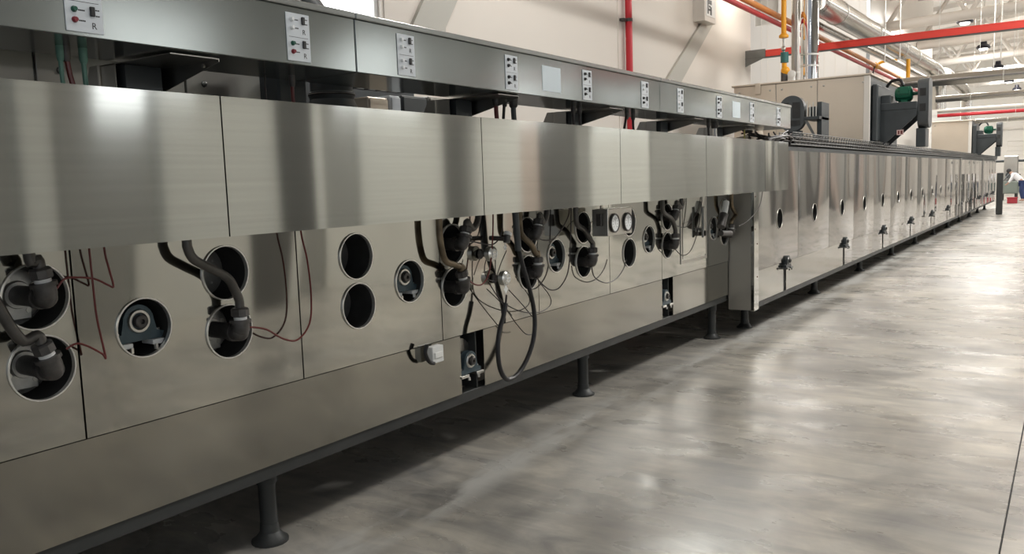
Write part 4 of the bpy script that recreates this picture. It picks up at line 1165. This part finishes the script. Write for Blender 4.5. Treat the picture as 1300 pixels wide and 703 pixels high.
# ================================================================== FAR END: posts, machine, person
e = PZ(1269, 272)
tag(MB().bbox((e.x - .12, e.y - .08, 0), (e.x + .08, e.y + .08, 1.45), .02).build('guard_post', FRAME, None, (e.x, e.y, 0)), 'grey steel post standing on the floor at the far end of the oven', 'post')
mc = PZ(1268, 258)
MC = thing('conveyor_machine', 'grey green discharge conveyor beyond the far end of the oven', 'machine', (PY(1275, 240, 48).x, 48, 0))
X0, Y0 = PY(1270, 240, 48.0).x, 48.0
MB().bbox((X0, Y0, .35), (X0 + .75, Y0 + 1.2, .95), .03).prism([(X0 + .75, Y0, .45), (X0 + .95, Y0, .6), (X0 + .95, Y0, .9), (X0 + .75, Y0, .95)], (0, 1.2, 0)).build('hopper', MACH, MC)
MB().bbox((X0 + .1, Y0 + .3, .95), (X0 + .7, Y0 + .9, 2.2), .03).build('cabinet', PLAINST, MC)
MB().cyl((X0 - .4, Y0 + .5, 1.95), (X0 + 1.1, Y0 + .5, 1.95), .06, 12).build('crossbar', DARK, MC)
MB().lathe((X0 + .35, Y0 + .25, 1.25), (0, -1, 0), [(0, .16), (.1, .16), (.12, .05)], 18).build('drive_wheel', DARK, MC)
for dx, dy in ((.05, .1), (.65, .1), (.05, 1.05), (.65, 1.05)):
    MB().cyl((X0 + dx, Y0 + dy, 0), (X0 + dx, Y0 + dy, .36), .05, 10).build('leg', FRAME, MC)
ar = MB()
for k in range(5):
    ar.cyl((X0 + .1 + .15 * k, Y0 - .05, .95), (X0 + .35 + .12 * k, Y0 - .1, 1.3 + .05 * (k % 2)), .03, 8)
ar.build('guide_rails', DARKST, MC)
cr = PZ(1285, 258)
CR = thing('crate', 'red plastic crate on the floor in front of the bending worker', 'crate', (cr.x, cr.y, 0))
MB().bbox((cr.x - .20, cr.y - .16, .001), (cr.x + .20, cr.y + .16, .26), .015).build('crate_body', CRATE, CR)
MB().bbox((cr.x - .22, cr.y - .18, .24), (cr.x + .22, cr.y + .18, .28), .008).build('crate_rim', CRATE, CR)

def skin_mesh(name, verts, edges, radii, mt, parent, origin, sub=2):
    me = bpy.data.meshes.new(name); me.from_pydata([Vector(v) for v in verts], edges, [])
    ob = bpy.data.objects.new(name, me); C.objects.link(ob)
    ob.modifiers.new('skin', 'SKIN')
    sk = me.skin_vertices[0].data
    for i, r in enumerate(radii): sk[i].radius = (r, r) if not isinstance(r, tuple) else r
    sk[0].use_root = True
    ss = ob.modifiers.new('sub', 'SUBSURF'); ss.levels = sub
    dg = bpy.context.evaluated_depsgraph_get()
    m2 = bpy.data.meshes.new_from_object(ob.evaluated_get(dg)); bpy.data.objects.remove(ob)
    m2.materials.clear(); m2.materials.append(mt); m2.shade_smooth()
    o = bpy.data.objects.new(name, m2); C.objects.link(o); o.parent = parent
    return o
pf = PZ(1297, 256)
PR = thing('person', 'worker in white shirt and navy trousers bending over at the far end', 'person', (pf.x, pf.y, 0))
#  local coordinates, leaning towards -X
V = [(0, 0, .92), (-.12, 0, 1.08), (-.27, 0, 1.22), (-.40, 0, 1.32), (-.48, 0, 1.38), (-.55, -.02, 1.44),
     (-.38, .19, 1.28), (-.47, .22, 1.02), (-.62, .16, .84), (-.70, .12, .80),
     (-.38, -.19, 1.28), (-.47, -.22, 1.02), (-.62, -.16, .84), (-.70, -.12, .80),
     (.0, .10, .88), (-.06, .12, .50), (.02, .13, .10), (-.12, .14, .05),
     (.0, -.10, .88), (.02, -.12, .50), (.12, -.13, .10), (-.02, -.14, .05)]
Ed = [(0, 1), (1, 2), (2, 3), (3, 4), (4, 5), (3, 6), (6, 7), (7, 8), (8, 9), (3, 10), (10, 11), (11, 12), (12, 13), (0, 14), (14, 15), (15, 16), (16, 17), (0, 18), (18, 19), (19, 20), (20, 21)]
Rd = [.13, .12, .13, .10, .055, .095, .055, .042, .030, .028, .055, .042, .030, .028, .085, .058, .042, .035, .085, .058, .042, .035]
skin_mesh('body', V, Ed, Rd, SKIN, PR, (0, 0, 0))
skin_mesh('shirt', [V[0], V[1], V[2], V[3], V[6], V[7], (-.56, .18, .92), V[10], V[11], (-.56, -.18, .92)],
          [(0, 1), (1, 2), (2, 3), (3, 4), (4, 5), (5, 6), (3, 7), (7, 8), (8, 9)], [.15, .145, .155, .12, .07, .056, .045, .07, .056, .045], SHIRT, PR, (0, 0, 0))
skin_mesh('trousers', [V[0], V[14], V[15], (0.02, .13, .12), V[18], V[19], (.12, -.13, .12)],
          [(0, 1), (1, 2), (2, 3), (0, 4), (4, 5), (5, 6)], [.15, .105, .078, .065, .105, .078, .065], NAVY, PR, (0, 0, 0))
hm = MB().ball((-.56, -.01, 1.47), .105, 14, 10, (1, .85, 1.05)); hm.v = [v + Vector((pf.x, pf.y, 0)) for v in hm.v]
hm.build('hair', HAIR, PR)

print('objects', len(bpy.data.objects))
